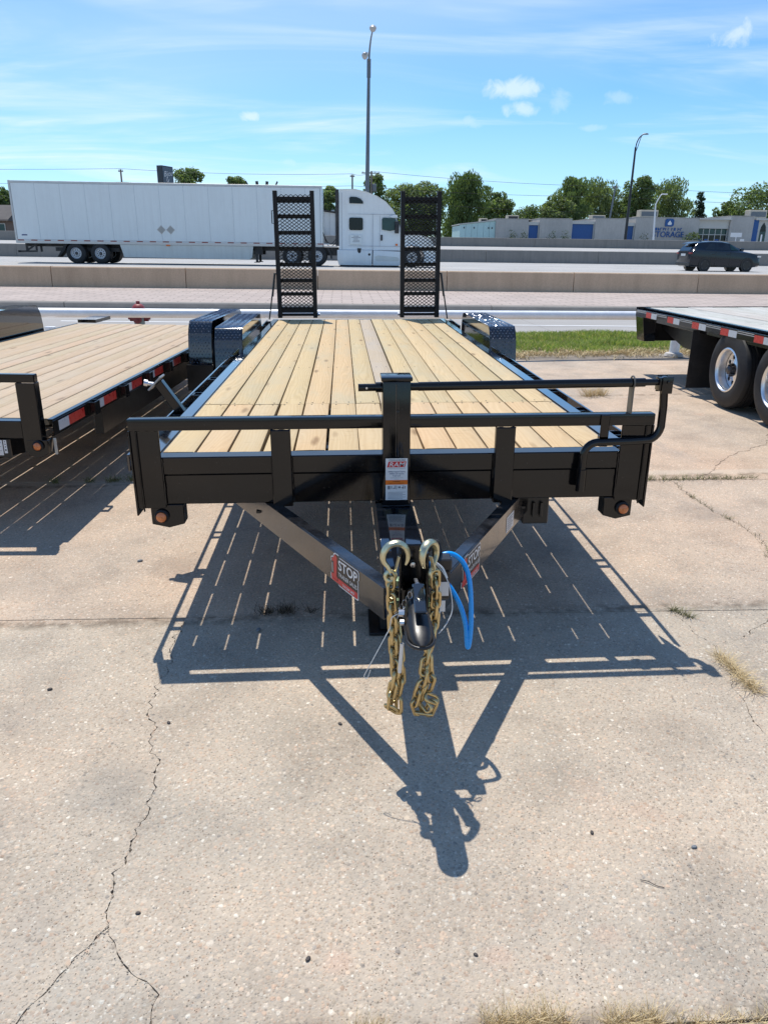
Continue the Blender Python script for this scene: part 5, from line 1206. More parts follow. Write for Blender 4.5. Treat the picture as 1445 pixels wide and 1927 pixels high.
MB().b(2.10, 2.20, -.03, -.002, 1.95-RZ, 2.24-RZ).build('door_handle', 'dark_steel', tt, bev=.02)
MB().b(2.84, 3.06, -.30, -.10, 2.32-RZ, 2.92-RZ).bar((2.90, -.12, 2.40-RZ), (2.95, .02, 2.34-RZ), .06, .06).bar((2.90, -.12, 2.84-RZ), (2.92, .02, 2.92-RZ), .05, .05).build('wing_mirror', 'dark_steel', tt, bev=.04, segs=2)
MB().prism(zr([(2.55, 3.16), (2.80, 3.25), (2.98, 3.22), (3.0, 3.10), (2.7, 3.10)]), 'y', -.06, .02).build('sun_visor', 'semi_white', tt, bev=.01)
MB().b(.46, 1.10, -.003, .002, 1.76-RZ, 2.22-RZ).build('company_panel', 'semi_panel', tt, smooth=False)
tx = MB(); rt_ = random.Random(4)
for k, (w_, z) in enumerate(((.26, 2.14), (.48, 2.07), (.22, 2.0), (.30, 1.93), (.34, 1.86))):
    x = .78-w_/2
    while x < .78+w_/2:
        ww = rt_.uniform(.018, .03); tx.b(x, x+ww, -.0052, -.0034, z-RZ, z+.038-RZ); x += ww+.012
o = tx.build('small_print', 'decal_grey', tt, smooth=False)
MB().prism(zr([(.86, 1.55), (1.06, 1.55), (1.04, 1.36), (.98, 1.30), (.92, 1.31), (.86, 1.40)]), 'y', -.045, -.032).build('filler_flap', 'dark_steel', tt, bev=.005)
MB().lathe([(.065, 0), (.06, .012), (.001, .014)], 14, 0, Matrix.Translation((1.50, -.031, 1.24-RZ)) @ Matrix.Rotation(R(90), 4, 'X')).build('filler_cap', 'dark_steel', tt)
MB().b(2.90, 3.02, -.02, -.002, 1.70-RZ, 1.80-RZ).build('side_repeater', 'orange', tt, bev=.01)
MB().b(-5.1, -.15, .75, .87, .75, .98).b(-5.1, -.15, YW-.97, YW-.85, .75, .98).b(-2.9, -1.4, .55, YW-.65, .98, 1.05).b(-1.6, -.2, .45, YW-.55, .55, .95).build('chassis', 'dark_steel', tt)
MB().b(-.95, -.2, .3, 1.2, 1.0, 1.04).build('deck_plate', 'alu_rail', tt)
for xo in (-2.65, -1.30):
    for y, f in ((.13, -1), (.46, -1), (YW-.56, 1), (YW-.23, 1)): copy_part(first, tt, (xo, y, .51)).rotation_euler = (0, 0, R(-90) if f < 0 else R(90))
for y, f in ((.17, -1), (YW-.27, 1)): copy_part(first, tt, (3.82, y, .51)).rotation_euler = (0, 0, R(-90) if f < 0 else R(90))
MB().tube(smooth_path([(-1.0, .8, 2.35-RZ), (-.8, .8, 1.9-RZ), (-.55, .8, 1.75-RZ), (-.3, .8, 2.0-RZ)], 5), .02, 6).tube(smooth_path([(-1.0, .95, 2.3-RZ), (-.75, .95, 1.7-RZ), (-.5, .95, 1.65-RZ), (-.3, .95, 1.85-RZ)], 5), .02, 6).build('air_lines', 'rubber', tt)
MB().prism(zr([(-.78, 1.55), (-.70, 1.56), (-.52, 1.2), (-.50, 1.0), (-.58, 1.0), (-.62, 1.2)]), 'y', .05, .65).build('quarter_fender', 'dark_steel', tt)

# ------------------------------------------------------------------ dark blue-black SUV
sv = thing('suv', (20.83, 41.0, RZ-.02), 'dark blue black sport utility car driving right on the highway', 'car', 'highway traffic')
# lofted body: stations along x with half-width, sill, belt, roof
sv.scale = (.865, 1, 1)
L0 = -2.30
def car_sections():
    # x, half width low, half width belt, half width roof, z bottom, z belt, z top
    return [(-2.31, .70, .74, .60, .42, 1.00, 1.06), (-2.27, .84, .86, .66, .30, 1.02, 1.09), (-2.10, .92, .93, .66, .25, 1.07, 1.27), (-1.86, .95, .955, .66, .24, 1.09, 1.46), (-1.60, .955, .96, .67, .24, 1.09, 1.53), (-1.0, .955, .96, .67, .24, 1.07, 1.57), (-.3, .955, .955, .67, .24, 1.04, 1.565), (.20, .955, .955, .66, .24, 1.02, 1.50), (.75, .955, .95, .66, .24, 1.0, 1.25), (1.16, .955, .945, .72, .24, 1.01, 1.06), (1.6, .95, .92, .70, .24, .97, 1.005), (2.02, .93, .88, .62, .26, .88, .92), (2.22, .86, .80, .55, .28, .72, .78), (2.32, .70, .66, .45, .34, .58, .60)]
secs = car_sections(); prof_n = 12; vs = []
for (x, wl, wb, wr, z0, zb_, zt_) in secs:
    half = [(0, z0), (wl*.8, z0), (wl*.98, z0+.08), (wl*1.0, (z0+zb_)/2-.05), (wb, zb_-.12), (wb*.985, zb_), (wb*.96+(wr-wb*.96)*.15, zb_+(zt_-zb_)*.12), (wr+(wb-wr)*.22, zb_+(zt_-zb_)*.72), (wr*1.0, zb_+(zt_-zb_)*.92), (wr*.80, zb_+(zt_-zb_)*.985), (0, zt_)]
    vs += [(x, y+.955, z) for (y, z) in ([(-a, b_) for a, b_ in half]+[(a, b_) for a, b_ in reversed(half[1:-1])])]
n = len(vs)//len(secs)
fs = [(i*n+k, i*n+(k+1) % n, (i+1)*n+(k+1) % n, (i+1)*n+k) for i in range(len(secs)-1) for k in range(n)]+[tuple(range(n)), tuple(range(n*len(secs)-1, n*(len(secs)-1)-1, -1))]
sb_o = MB().add(vs, fs).build('car_body', 'suv_blue', sv, ang=32)
def side_y(x, z):   # outer y of the lofted shell on the viewer's side
    for (a, b_) in zip(secs, secs[1:]):
        if a[0] <= x <= b_[0]:
            t = (x-a[0])/(b_[0]-a[0]); s_ = [a[i]+(b_[i]-a[i])*t for i in range(7)]; break
    _, wl, wb, wr, z0, zb_, zt_ = s_
    pts = [(wl*1.0, (z0+zb_)/2-.05), (wb, zb_-.12), (wb*.985, zb_), (wb*.96+(wr-wb*.96)*.15, zb_+(zt_-zb_)*.12), (wr+(wb-wr)*.22, zb_+(zt_-zb_)*.72), (wr*1.0, zb_+(zt_-zb_)*.92), (wr*.8, zt_)]
    for (ya_, za_), (yb_, zb2) in zip(pts, pts[1:]):
        if za_ <= z <= zb2: return .955-(ya_+(yb_-ya_)*(z-za_)/max(1e-6, zb2-za_))
    return .955-wl
def glass(name, pts, mir=True, mat='glass_dark', lift=.006):
    for s in ((1, -1) if mir else (1,)):
        vs = []
        for (x, z) in pts:
            y = side_y(x, z)-lift; vs.append((x, y if s > 0 else 1.91-y, z))
        n_ = len(vs); c = Vector((0, 0, 0))
        for v_ in vs: c += Vector(v_)/n_
        MB().add(vs+[(v_[0], v_[1]+(.02 if s > 0 else -.02), v_[2]) for v_ in vs], [tuple(range(n_))]+[(i, (i+1) % n_, n_+(i+1) % n_, n_+i) for i in range(n_)]).build(name, mat, sv, smooth=False)
glass('rear_quarter_window', [(-1.42, 1.13), (-.80, 1.13), (-.78, 1.45), (-1.10, 1.44)], mat='suv_glass')
glass('rear_door_window', [(-.72, 1.13), (.18, 1.12), (.12, 1.44), (-.10, 1.455), (-.70, 1.46)], mat='suv_glass')
glass('front_door_window', [(.25, 1.12), (.78, 1.10), (.62, 1.22), (.32, 1.38), (.20, 1.43)], mat='glass_teal')
# rear screen, tail lamps, plate
MB().add([(-2.09, .955-.60, 1.32), (-2.09, .955+.60, 1.32), (-2.285, .955+.66, 1.085), (-2.285, .955-.66, 1.085)], [(0, 1, 2, 3)]).build('rear_screen', 'suv_glass', sv, smooth=False)
MB().prism([(-2.22, 1.43), (-1.85, 1.50), (-1.80, 1.53), (-2.20, 1.45)], 'y', .34, 1.57).build('roof_spoiler', 'suv_blue', sv, bev=.01)
MB().b(-2.325, -2.20, .05, .34, .90, .98).b(-2.325, -2.20, 1.57, 1.86, .90, .98).build('tail_lamp', 'red_lamp', sv, bev=.01)
MB().b(-2.335, -2.315, .68, 1.23, .80, .92).build('number_plate', 'white_tape', sv)
MB().add([(.80, .955-.60, 1.245), (.80, .955+.60, 1.245), (1.14, .955+.68, 1.075), (1.14, .955-.68, 1.075)], [(0, 1, 2, 3)]).build('windscreen', 'glass_teal', sv, smooth=False)
MB().b(.72, .92, -.16, .0, 1.08, 1.22).build('wing_mirror', 'suv_blue', sv, bev=.03, segs=2)
MB().b(.72, .92, 1.91, 2.07, 1.08, 1.22).build('wing_mirror', 'suv_blue', sv, bev=.03, segs=2)
for yy in (.02, 1.77): MB().b(1.98, 2.22, yy, yy+.12, .76, .84).build('headlamp', 'lamp_glass', sv, bev=.02)
MB().b(-2.25, -1.4, -.002, .03, .245, .30).b(-.6, 1.0, -.006, .03, .24, .31).b(-2.33, -2.2, .1, 1.8, .30, .46).build('lower_cladding', 'black_satin', sv, bev=.01)
ds = MB()
for x in (-.74, .21): ds.b(x-.006, x+.006, -.004, .01, .36, 1.03)
for x in (-.90, .05): ds.b(x-.10, x+.10, -.018, .0, .88, .91)
ds.build('door_handle', 'black_satin', sv)
MB().lathe([(.09, 0), (.07, .05), (.001, .07)], 10, 0, Matrix.Translation((-1.35, .955, 1.555))).build('roof_aerial', 'black_satin', sv)
for x in (-1.36, 1.36):
    a_ = [(x+.40*math.cos(R(t)), .345+.40*math.sin(R(t))) for t in range(-15, 196, 15)]; b_ = [(x+.345*math.cos(R(t)), .345+.345*math.sin(R(t))) for t in range(195, -16, -15)]
    for (ya_, yb_, T_) in ((-.014, .02, Matrix.Translation((x, .02, .345)) @ Matrix.Rotation(R(-90), 4, 'X')), (1.89, 1.924, Matrix.Translation((x, 1.89, .345)) @ Matrix.Rotation(R(90), 4, 'X'))):
        arch = MB().prism(a_+b_, 'y', ya_, yb_).lathe([(.37, -.026), (.37, .25)], 24, 0, T_).build('wheel_arch', 'black_satin', sv)
def spoke_wheel(parent, x, y, r, face):
    T = Matrix.Rotation(R(90), 4, 'X')
    ty = MB().lathe([(r*.70, -.11), (r*.80, -.118), (r*.96, -.10), (r, -.07), (r, .07), (r*.96, .10), (r*.80, .118), (r*.70, .11)], 28, 0, T, close=True).mesh('tyre', 'rubber')
    o = inst('wheel', ty, parent, (x, y, r), (0, 0, 0 if face < 0 else R(180)))
    rm = MB().lathe([(r*.72, .105), (r*.69, .112), (r*.66, .10), (r*.66, .0)], 28, 0, T).lathe([(r*.65, .02), (.001, .02)], 20, 1, T)
    for k in range(5):
        a = R(90+72*k)
        for da in (-.16, .16):
            p0 = (r*.12*math.cos(a), -.085, r*.12*math.sin(a)); p1 = (r*.68*math.cos(a+da), -.10, r*.68*math.sin(a+da)); rm.bar(p0, p1, .026, .02, 0, Vector((0, 1, 0)))
    rm.lathe([(r*.15, .075), (r*.13, .10), (.001, .10)], 14, 0, T); inst('rim', rm.mesh('rim', ['dark_hub', 'dark_steel']), o); return o
sw = spoke_wheel(sv, -1.36, .10, .345, -1)
for x, y, f in ((1.36, .10, -1), (-1.36, 1.81, 1), (1.36, 1.81, 1)): copy_part(sw, sv, (x, y, .345)).rotation_euler = (0, 0, 0 if f < 0 else R(180))
# ------------------------------------------------------------------ storage building across the highway
GZ = 1.9
sbd = thing('storage_building', (36, 112, GZ), 'low grey stucco storage building with blue doors and blue lettering across the highway', 'building')
def bz(z): return z-GZ
def bb_(name, x0, x1, y0, y1, z0, z1, mat, parent=sbd, bev=0.0): return MB().b(x0-36, x1-36, y0, y1, bz(z0), bz(z1)).build(name, mat, parent, bev=bev, smooth=False)
for (x0, x1, zt_) in ((22.15, 26.85, 5.80), (28.50, 33.20, 5.93), (36.62, 41.35, 6.05), (42.55, 52.02, 6.30), (56.60, 60.12, 6.66), (68, 74, 6.6), (78, 90, 6.6)):
    bb_('stucco_wall', x0, x1, 0, 14, GZ, zt_, 'bldg_conc', bev=.03)
    bb_('parapet_cap', x0-.03, x1+.03, -.05, 14.05, zt_+.003, zt_+.06, 'bldg_conc')
for (x0, x1, zd, zf) in ((26.86, 28.49, 5.02, 5.46), (33.21, 36.61, 5.27, 5.66), (41.36, 42.54, 5.10, 5.56)):
    bb_('roll_door', x0+.15, x1-.12, .50, .56, GZ, zd, 'bldg_blue'); bb_('fascia', x0+.004, x1-.004, .25, .62, zd+.01, zf, 'bldg_trim'); bb_('bay_wall', x0+.004, x1-.004, .62, 13.8, GZ, zf-.05, 'bldg_conc')
    bb_('jamb', x0+.004, x0+.148, .30, .60, GZ, zd, 'bldg_trim'); bb_('jamb', x1-.118, x1-.004, .30, .60, GZ, zd, 'bldg_trim')
    rb = MB()
    for k in range(int((zd-GZ)/.28)): rb.b(x0+.16-36, x1-.13-36, .485, .499, .06+k*.28, .08+k*.28)
    rb.build('door_ribs', 'bldg_blue', sbd, smooth=False)
# glazed entrance
bb_('lintel', 52.03, 56.59, .35, 13, 4.93, 6.12, 'bldg_trim'); bb_('entrance_canopy', 51.9, 56.7, -.25, .34, 6.12, 6.32, 'bldg_trim')
bb_('back_wall', 52.03, 56.59, 2.0, 13.5, GZ, 4.92, 'brick_brown')
for i in range(5):
    x0 = 52.10+i*.90; bb_('window_pane', x0+.05, x0+.85, .60, .62, GZ+.1, 4.05, 'glass_dark'); bb_('transom_pane', x0+.05, x0+.85, .60, .62, 4.15, 4.88, 'glass_teal'); bb_('mullion', x0-.05, x0+.049, .55, .68, GZ, 4.92, 'bldg_trim')
    bb_('transom', x0+.05, x0+.85, .56, .67, 4.055, 4.145, 'bldg_trim')
bb_('mullion', 56.50, 56.585, .55, .68, GZ, 4.92, 'bldg_trim')
for (a, b_) in ((52.2, 53.0), (53.3, 54.0), (54.9, 55.5)): bb_('window_poster', a, b_, .585, .597, 2.4, 3.5, 'bldg_blue')
bb_('blue_wall', 60.13, 60.95, .15, 12, GZ, 6.2, 'bldg_blue')
bb_('arcade_wall', 60.96, 67.99, .30, 12, GZ, 6.15, 'bldg_trim'); bb_('fascia', 60.5, 68.2, -.3, .29, 6.16, 6.42, 'bldg_trim')
for i in range(4):
    x0 = 61.35+i*1.7
    ap = [(x0-36, bz(2.1)), (x0+.9-36, bz(2.1)), (x0+.9-36, bz(4.6)), (x0+.78-36, bz(5.3)), (x0+.45-36, bz(5.85)), (x0+.12-36, bz(5.3)), (x0-36, bz(4.6))]
    MB().prism(ap, 'y', .255, .29).build('arched_window', 'glass_teal', sbd, smooth=False)
    MB().prism([(x0-36, bz(4.62)), (x0+.9-36, bz(4.62)), (x0+.78-36, bz(5.3)), (x0+.45-36, bz(5.85)), (x0+.12-36, bz(5.3))], 'y', .235, .253).build('arch_panel', 'glass_dark', sbd, smooth=False)
# wall sign: emblem and letters fixed to the wall
sg = MB(); sg.prism([(x-36, bz(z)) for x, z in [(46.85, 5.10), (47.95, 5.10), (48.15, 5.30), (48.15, 5.95), (47.95, 6.15), (47.05, 6.15), (46.85, 5.95)]], 'y', -.16, -.05)
em = sg.build('sign_emblem', 'bldg_blue', sbd, bev=.03)
MB().prism([(47.25-36, bz(5.32)), (47.75-36, bz(5.32)), (47.80-36, bz(5.55)), (47.50-36, bz(5.92)), (47.20-36, bz(5.55))], 'y', -.185, -.162).build('emblem_mark', 'decal_white', em, smooth=False)
lt_ = MB(); lt_.text('STORAGE', 1.12, Matrix.Translation((47.52-36, -.09, bz(3.66))) @ Matrix.Rotation(R(90), 4, 'X'), 0, .004, sx=.95, thick=.10)
lt_.build('sign_letters', 'bldg_blue', sbd, smooth=False)
sm2 = MB(); rs = random.Random(6); x = 45.5
while x < 49.5:
    w_ = rs.uniform(.20, .30)
    sm2.b(x-36, x+.07-36, -.10, -.02, bz(4.55), bz(4.92)); sm2.b(x+.075-36, x+w_-36, -.10, -.02, bz(rs.choice((4.55, 4.70, 4.84))), bz(rs.choice((4.92, 4.92, 4.80)))+.02)
    x += w_+(.13 if rs.random() < .8 else .32)
o = sm2.build('sign_small_letters', 'bldg_blue', sbd, smooth=False)
hv = [(24.6, 26.3, 5.83, 6.45, 4), (20.9, 22.0, 5.4, 6.05, 6), (27.9, 28.45, 5.46, 6.0, 5), (36.97, 39.0, 6.08, 6.62, 3), (43.9, 44.25, 6.3, 6.55, 4), (44.22, 46.9, 6.33, 7.45, 3), (46.95, 47.6, 6.33, 6.6, 5), (60.9, 63.5, 6.43, 7.7, 3), (30.2, 30.6, 5.98, 6.2, 5), (33.8, 34.2, 5.66, 5.98, 6), (54.7, 55.9, 6.33, 6.5, 4)]
for (x0, x1, z0, z1, y) in hv:
    h = bb_('rooftop_unit', x0, x1, y, y+1.6, z0+.003, z1, 'hvac', bev=.04)
    MB().b(x0+.15-36, x1-.15-36, y-.012, y-.002, bz(z0+(z1-z0)*.25), bz(z0+(z1-z0)*.8)).build('grille', 'pole_grey' if x1-x0 > 2 else 'roof_dark', h, smooth=False)
ww = thing('teal_storage_wing', (17, 112.4, GZ), 'low pale teal metal sided wing at the left end of the storage building', 'building')
for i in range(6):
    a = i*.86; MB().prism([(a+.01, 0), (a+.84, 0), (a+.84, 3.02+.10*(i+1)), (a+.01, 3.02+.10*i)], 'y', 0, .12).build('siding_panel', 'teal_wall', ww, smooth=False)
MB().prism([(-.1, 3.03), (5.16, 3.65), (5.16, 3.78), (-.1, 3.16)], 'y', -.15, 8).build('roof', 'bldg_trim', ww, smooth=False)
MB().b(0.02, 5.14, .13, 7.9, 0, 2.95).build('side_wall', 'teal_wall', ww, smooth=False)
for xx in (.55, 2.0, 4.1, 4.6): MB().b(xx, xx+.12, -.12, -.002, 2.55, 2.75).build('wall_lamp', 'roof_dark', ww)
wb = thing('white_sided_building', (-4.5, 95, GZ), 'white sided building seen in the gap between box trailer and tractor cab', 'building')
for i in range(10): MB().prism([(i*.62+.01, 0), (i*.62+.60, 0), (i*.62+.60, 4.05-.13*(i+1)*.62), (i*.62+.01, 4.05-.13*i*.62)], 'y', 0, .1).build('siding_panel', 'white_siding', wb, smooth=False)
MB().prism([(-.2, 4.12), (6.3, 3.30), (6.3, 3.42), (-.2, 4.26)], 'y', -.3, 9).build('roof', 'roof_dark', wb, smooth=False)
MB().b(.02, 6.18, .11, 8.5, 0, 3.2).build('side_wall', 'white_siding', wb, smooth=False)
MB().tube([(1.6, 2, 3.5), (1.6, 2, 5.1)], .08, 8).tube([(2.2, 2, 3.5), (2.2, 2, 5.0)], .08, 8).b(3.3, 3.7, 1, 1.5, 3.4, 4.0).build('roof_vent', 'bldg_trim', wb)
MB().b(2.1, 2.5, -.5, -.1, .9, 1.6).build('utility_box', 'bldg_trim', wb)
br_ = thing('brown_house', (-47.5, 100, GZ), 'brown walled house with dark roof at the far left edge behind the highway', 'house')
MB().b(-5, 6.1, 0, 8, 0, 2.3).build('wall', 'brick_brown', br_)
MB().prism([(-.6, 2.31), (8.6, 2.31), (8.4, 2.5), (4, 4.3), (-.4, 2.5)], 'x', -5.5, 6.6).build('roof', 'roof_dark', br_, smooth=False)
for x in (1.2, 4.0, 5.05): f_ = MB().b(x, x+.9, -.05, -.004, .9, 2.0).build('window', 'bldg_trim', br_); MB().b(x+.08, x+.82, -.06, -.052, .98, 1.92).build('pane', 'glass_teal', f_)

# ------------------------------------------------------------------ pylon sign, flood lights, poles
ps = thing('pylon_sign', (-20.6, 92, GZ), 'dark rectangular pylon sign with pale script seen above the white box trailer', 'sign', rot=(0, 0, R(64)))
MB().b(0, 2.0, -.60, .14, 6.05, 8.15).build('cabinet', 'sign_dark', ps, bev=.04)
MB().b(.10, 1.92, -.63, -.602, 6.2, 8.02).build('sign_face', 'sign_face', ps)
sct = MB().text('Bijou', .80, Matrix.Translation((1.0, -.645, 7.1)) @ Matrix.Rotation(R(90), 4, 'X') @ Matrix.Rotation(R(8), 4, 'Z'), 0, -.005, sx=.9, shear=.35)
sct.tube(smooth_path([(.8, -.645, 7.0), (.7, -.645, 6.6), (.9, -.645, 6.5), (1.1, -.645, 6.8)], 5), .03, 5).build('script', 'decal_white', ps, smooth=False)
MB().tube([(.6, -.1, 0), (.6, -.1, 6.06)], .16, 10).tube([(1.5, -.1, 0), (1.5, -.1, 6.06)], .16, 10).build('post', 'sign_dark', ps)
for i, (x, tl, lab) in enumerate(((-11.45, .25, 'leftmost of four small dark flood lights above the box trailer roof'), (-10.35, .05, 'second from left of four small dark flood lights above the box trailer'), (-9.20, -.05, 'third from left of four small dark flood lights above the box trailer'), (-8.15, -.22, 'rightmost of four small dark flood lights, nearest the left ramp'))):
    f_ = thing('flood_light', (x, 100, GZ), lab, 'flood light', 'flood lights above the box trailer')
    MB().tube([(0, 0, 0), (0, 0, 6.8)], .05, 6).build('post', 'pole_dark', f_)
    MB().bar((0, 0, 6.75), (-tl*1.3, 0, 7.32), .34, .16).build('lamp_head', 'pole_dark', f_)
def tapered(p0, p1, r0, r1, n=10): return MB().tube([p0, p1], [r0, r1], n)
sl_ = thing('median_street_lamp', (1.98, 62.2, .6), 'tall grey median lamp post with two lamp heads rising behind the tractor cab', 'street lamp')
tapered((0, 0, 0), (.13, 0, 13.9), .20, .11, 14).build('pole', 'pole_grey', sl_)
MB().b(-.26, .26, -.26, .26, 0, .98).build('base', 'kerb_pale', sl_)
MB().tube([(.125, 0, 12.9), (.13, 0, 14.1)], .15, 12).build('arm_collar', 'pole_grey', sl_)
for s, lab in ((-1, 'near'), (1, 'far')):
    pth = smooth_path([(.13, 0, 13.9), (.15, s*.8, 14.5), (.20 if s < 0 else .02, s*2.0, 14.95), (.26 if s < 0 else -.06, s*3.4, 15.10)], 5)
    a = MB().tube(pth, [.075-.03*i/len(pth) for i in range(len(pth))], 8).build('arm', 'pole_grey', sl_)
    e_ = pth[-1]; T = Matrix.Translation((e_.x, e_.y+s*.42, e_.z+.04)) @ Matrix.Rotation(R(-8*s), 4, 'X')
    MB().lathe([(.001, -.22), (.14, -.20), (.235, -.06), (.25, .03), (.20, .12), (.08, .18), (.001, .19)], 14, 0, T @ Matrix.Diagonal((1, 1.9, 1, 1))).build('lamp_head', 'lamp_head', a)
rl2 = thing('dark_street_lamp', (31.75, 86.2, GZ), 'dark bronze lamp post with curved arm in front of the storage building', 'street lamp')
tapered((0, 0, 0), (-.02, 0, 10.3), .17, .10, 12).build('pole', 'pole_dark', rl2)
MB().tube(smooth_path([(-.02, 0, 10.2), (.06, 0, 10.75), (.28, -.05, 11.25), (.62, -.1, 11.55), (.78, -.12, 11.6)], 5), .06, 8).tube(smooth_path([(-.02, 0, 9.7), (.16, 0, 10.2), (.30, -.03, 10.8), (.45, -.06, 11.35)], 5), .035, 6).build('arm', 'pole_dark', rl2)
MB().lathe([(.001, -.10), (.16, -.08), (.20, .0), (.12, .09), (.001, .12)], 12, 0, Matrix.Translation((.90, -.14, 11.58)) @ Matrix.Diagonal((1.5, 1, .8, 1))).build('lamp_head', 'pole_grey', rl2)
wl = thing('white_yard_lamp', (38.62, 95, GZ), 'slim white lamp post with short bent arm in front of the wall lettering', 'street lamp')
tapered((0, 0, 0), (-.35, 0, 5.15), .13, .09, 10).build('pole', 'whitepaint', wl)
MB().tube(smooth_path([(-.35, 0, 5.1), (-.2, 0, 5.5), (.1, 0, 6.1), (.28, 0, 6.3), (.55, 0, 6.32)], 5), .065, 8).build('arm', 'whitepaint', wl)
MB().b(.45, .95, -.12, .12, 6.25, 6.38).build('lamp_head', 'whitepaint', wl, bev=.03)
us = thing('yard_sign', (53.6, 104, GZ), 'small white panel sign on posts in front of the glazed entrance', 'sign')
MB().b(-.75, .80, -.03, .03, 1.75, 2.30).build('sign_panel', 'whitepaint', us); MB().tube([(0.05, 0, 0), (0.05, 0, 1.75)], .06, 6).b(.70, 1.25, .0, .05, .9, 1.5).build('post', 'whitepaint', us)
bo_ = thing('white_bollard', (57.2, 104, GZ), 'thin white bollard post standing right of the glazed entrance', 'bollard')
MB().lathe([(.09, 0), (.09, 2.05), (.05, 2.12)], 10).build('post', 'whitepaint', bo_)
for (nm, x, y, h, lab, cross) in (('utility_pole', -32.2, 120, 10.1, 'thin utility pole above the rear half of the box trailer', .7), ('utility_pole', 1.69, 120, 10.0, 'thin utility pole between box trailer and tractor cab', .7), ('utility_pole', 4.35, 115, 10.05, 'utility pole with wide crossarm right behind the tall median lamp', 2.3), ('utility_pole', 40.65, 118, 9.0, 'pale leaning utility pole among trees behind the storage building', .8)):
    u = thing(nm, (x, y, GZ), lab, 'utility pole', 'utility poles along the power line')
    lean = .9 if x > 30 else 0
    tapered((-lean*.3, 0, 0), (lean*.45, 0, h), .17, .12, 10).build('pole', 'pole_wood' if x < 30 else 'pole_grey', u)
    zc_ = h-.25; ca = MB().b(-cross/2-(.25 if cross > 2 else 0)+lean*.43, cross/2+lean*.43, -.06, .06, zc_-.07, zc_+.07)
    if cross > 2: ca.bar((.05, -.08, zc_-.9), (.85, -.08, zc_-.08), .06, .05)
    c_o = ca.build('crossarm', 'pole_wood', u)
    ins = MB()
    for xx in ((-1.25, -.65, .5, 1.05) if cross > 2 else (-.25, .25)): ins.lathe([(.03, 0), (.055, .05), (.055, .12), (.02, .18)], 8, 0, Matrix.Translation((xx+lean*.43, 0, zc_+.07)))
    ins.build('insulators', 'lamp_glass', u)
    if 3 < x < 10: MB().lathe([(.28, 0), (.30, .05), (.30, .95), (.2, 1.0)], 12, 0, Matrix.Translation((.42, 0, 7.4))).build('transformer', 'pole_grey', u)
def wire_run(name, pts, label, sag=.35):
    path = []
    for a, b_ in zip(pts, pts[1:]):
        a, b_ = Vector(a), Vector(b_)
        for i in range(10):
            t = i/10; p = a.lerp(b_, t); p.z -= sag*4*t*(1-t); path.append(p)
    path.append(Vector(pts[-1]))
    o = MB().tube(path, .022, 5).build(name, 'pole_dark'); tag(o, label, 'power line')
wire_run('power_line', [(-90, 122, 11.9), (-32.2, 120, 12.1), (1.69, 120, 12.0), (4.35, 115, 11.95), (40.9, 118, 10.75), (110, 120, 9.9)], 'topmost power line sagging between the poles across the sky')
wire_run('power_line', [(-90, 123, 9.9), (-32.2, 120.6, 10.35), (1.69, 120.6, 10.4), (40.9, 118.6, 9.4), (110, 121, 8.3)], 'second power line from the top, crossing in front of trees')
wire_run('power_line', [(4.35, 115, 8.3), (40.6, 117.6, 7.1), (110, 120, 6.6)], 'lowest power line running just above the storage building roof')
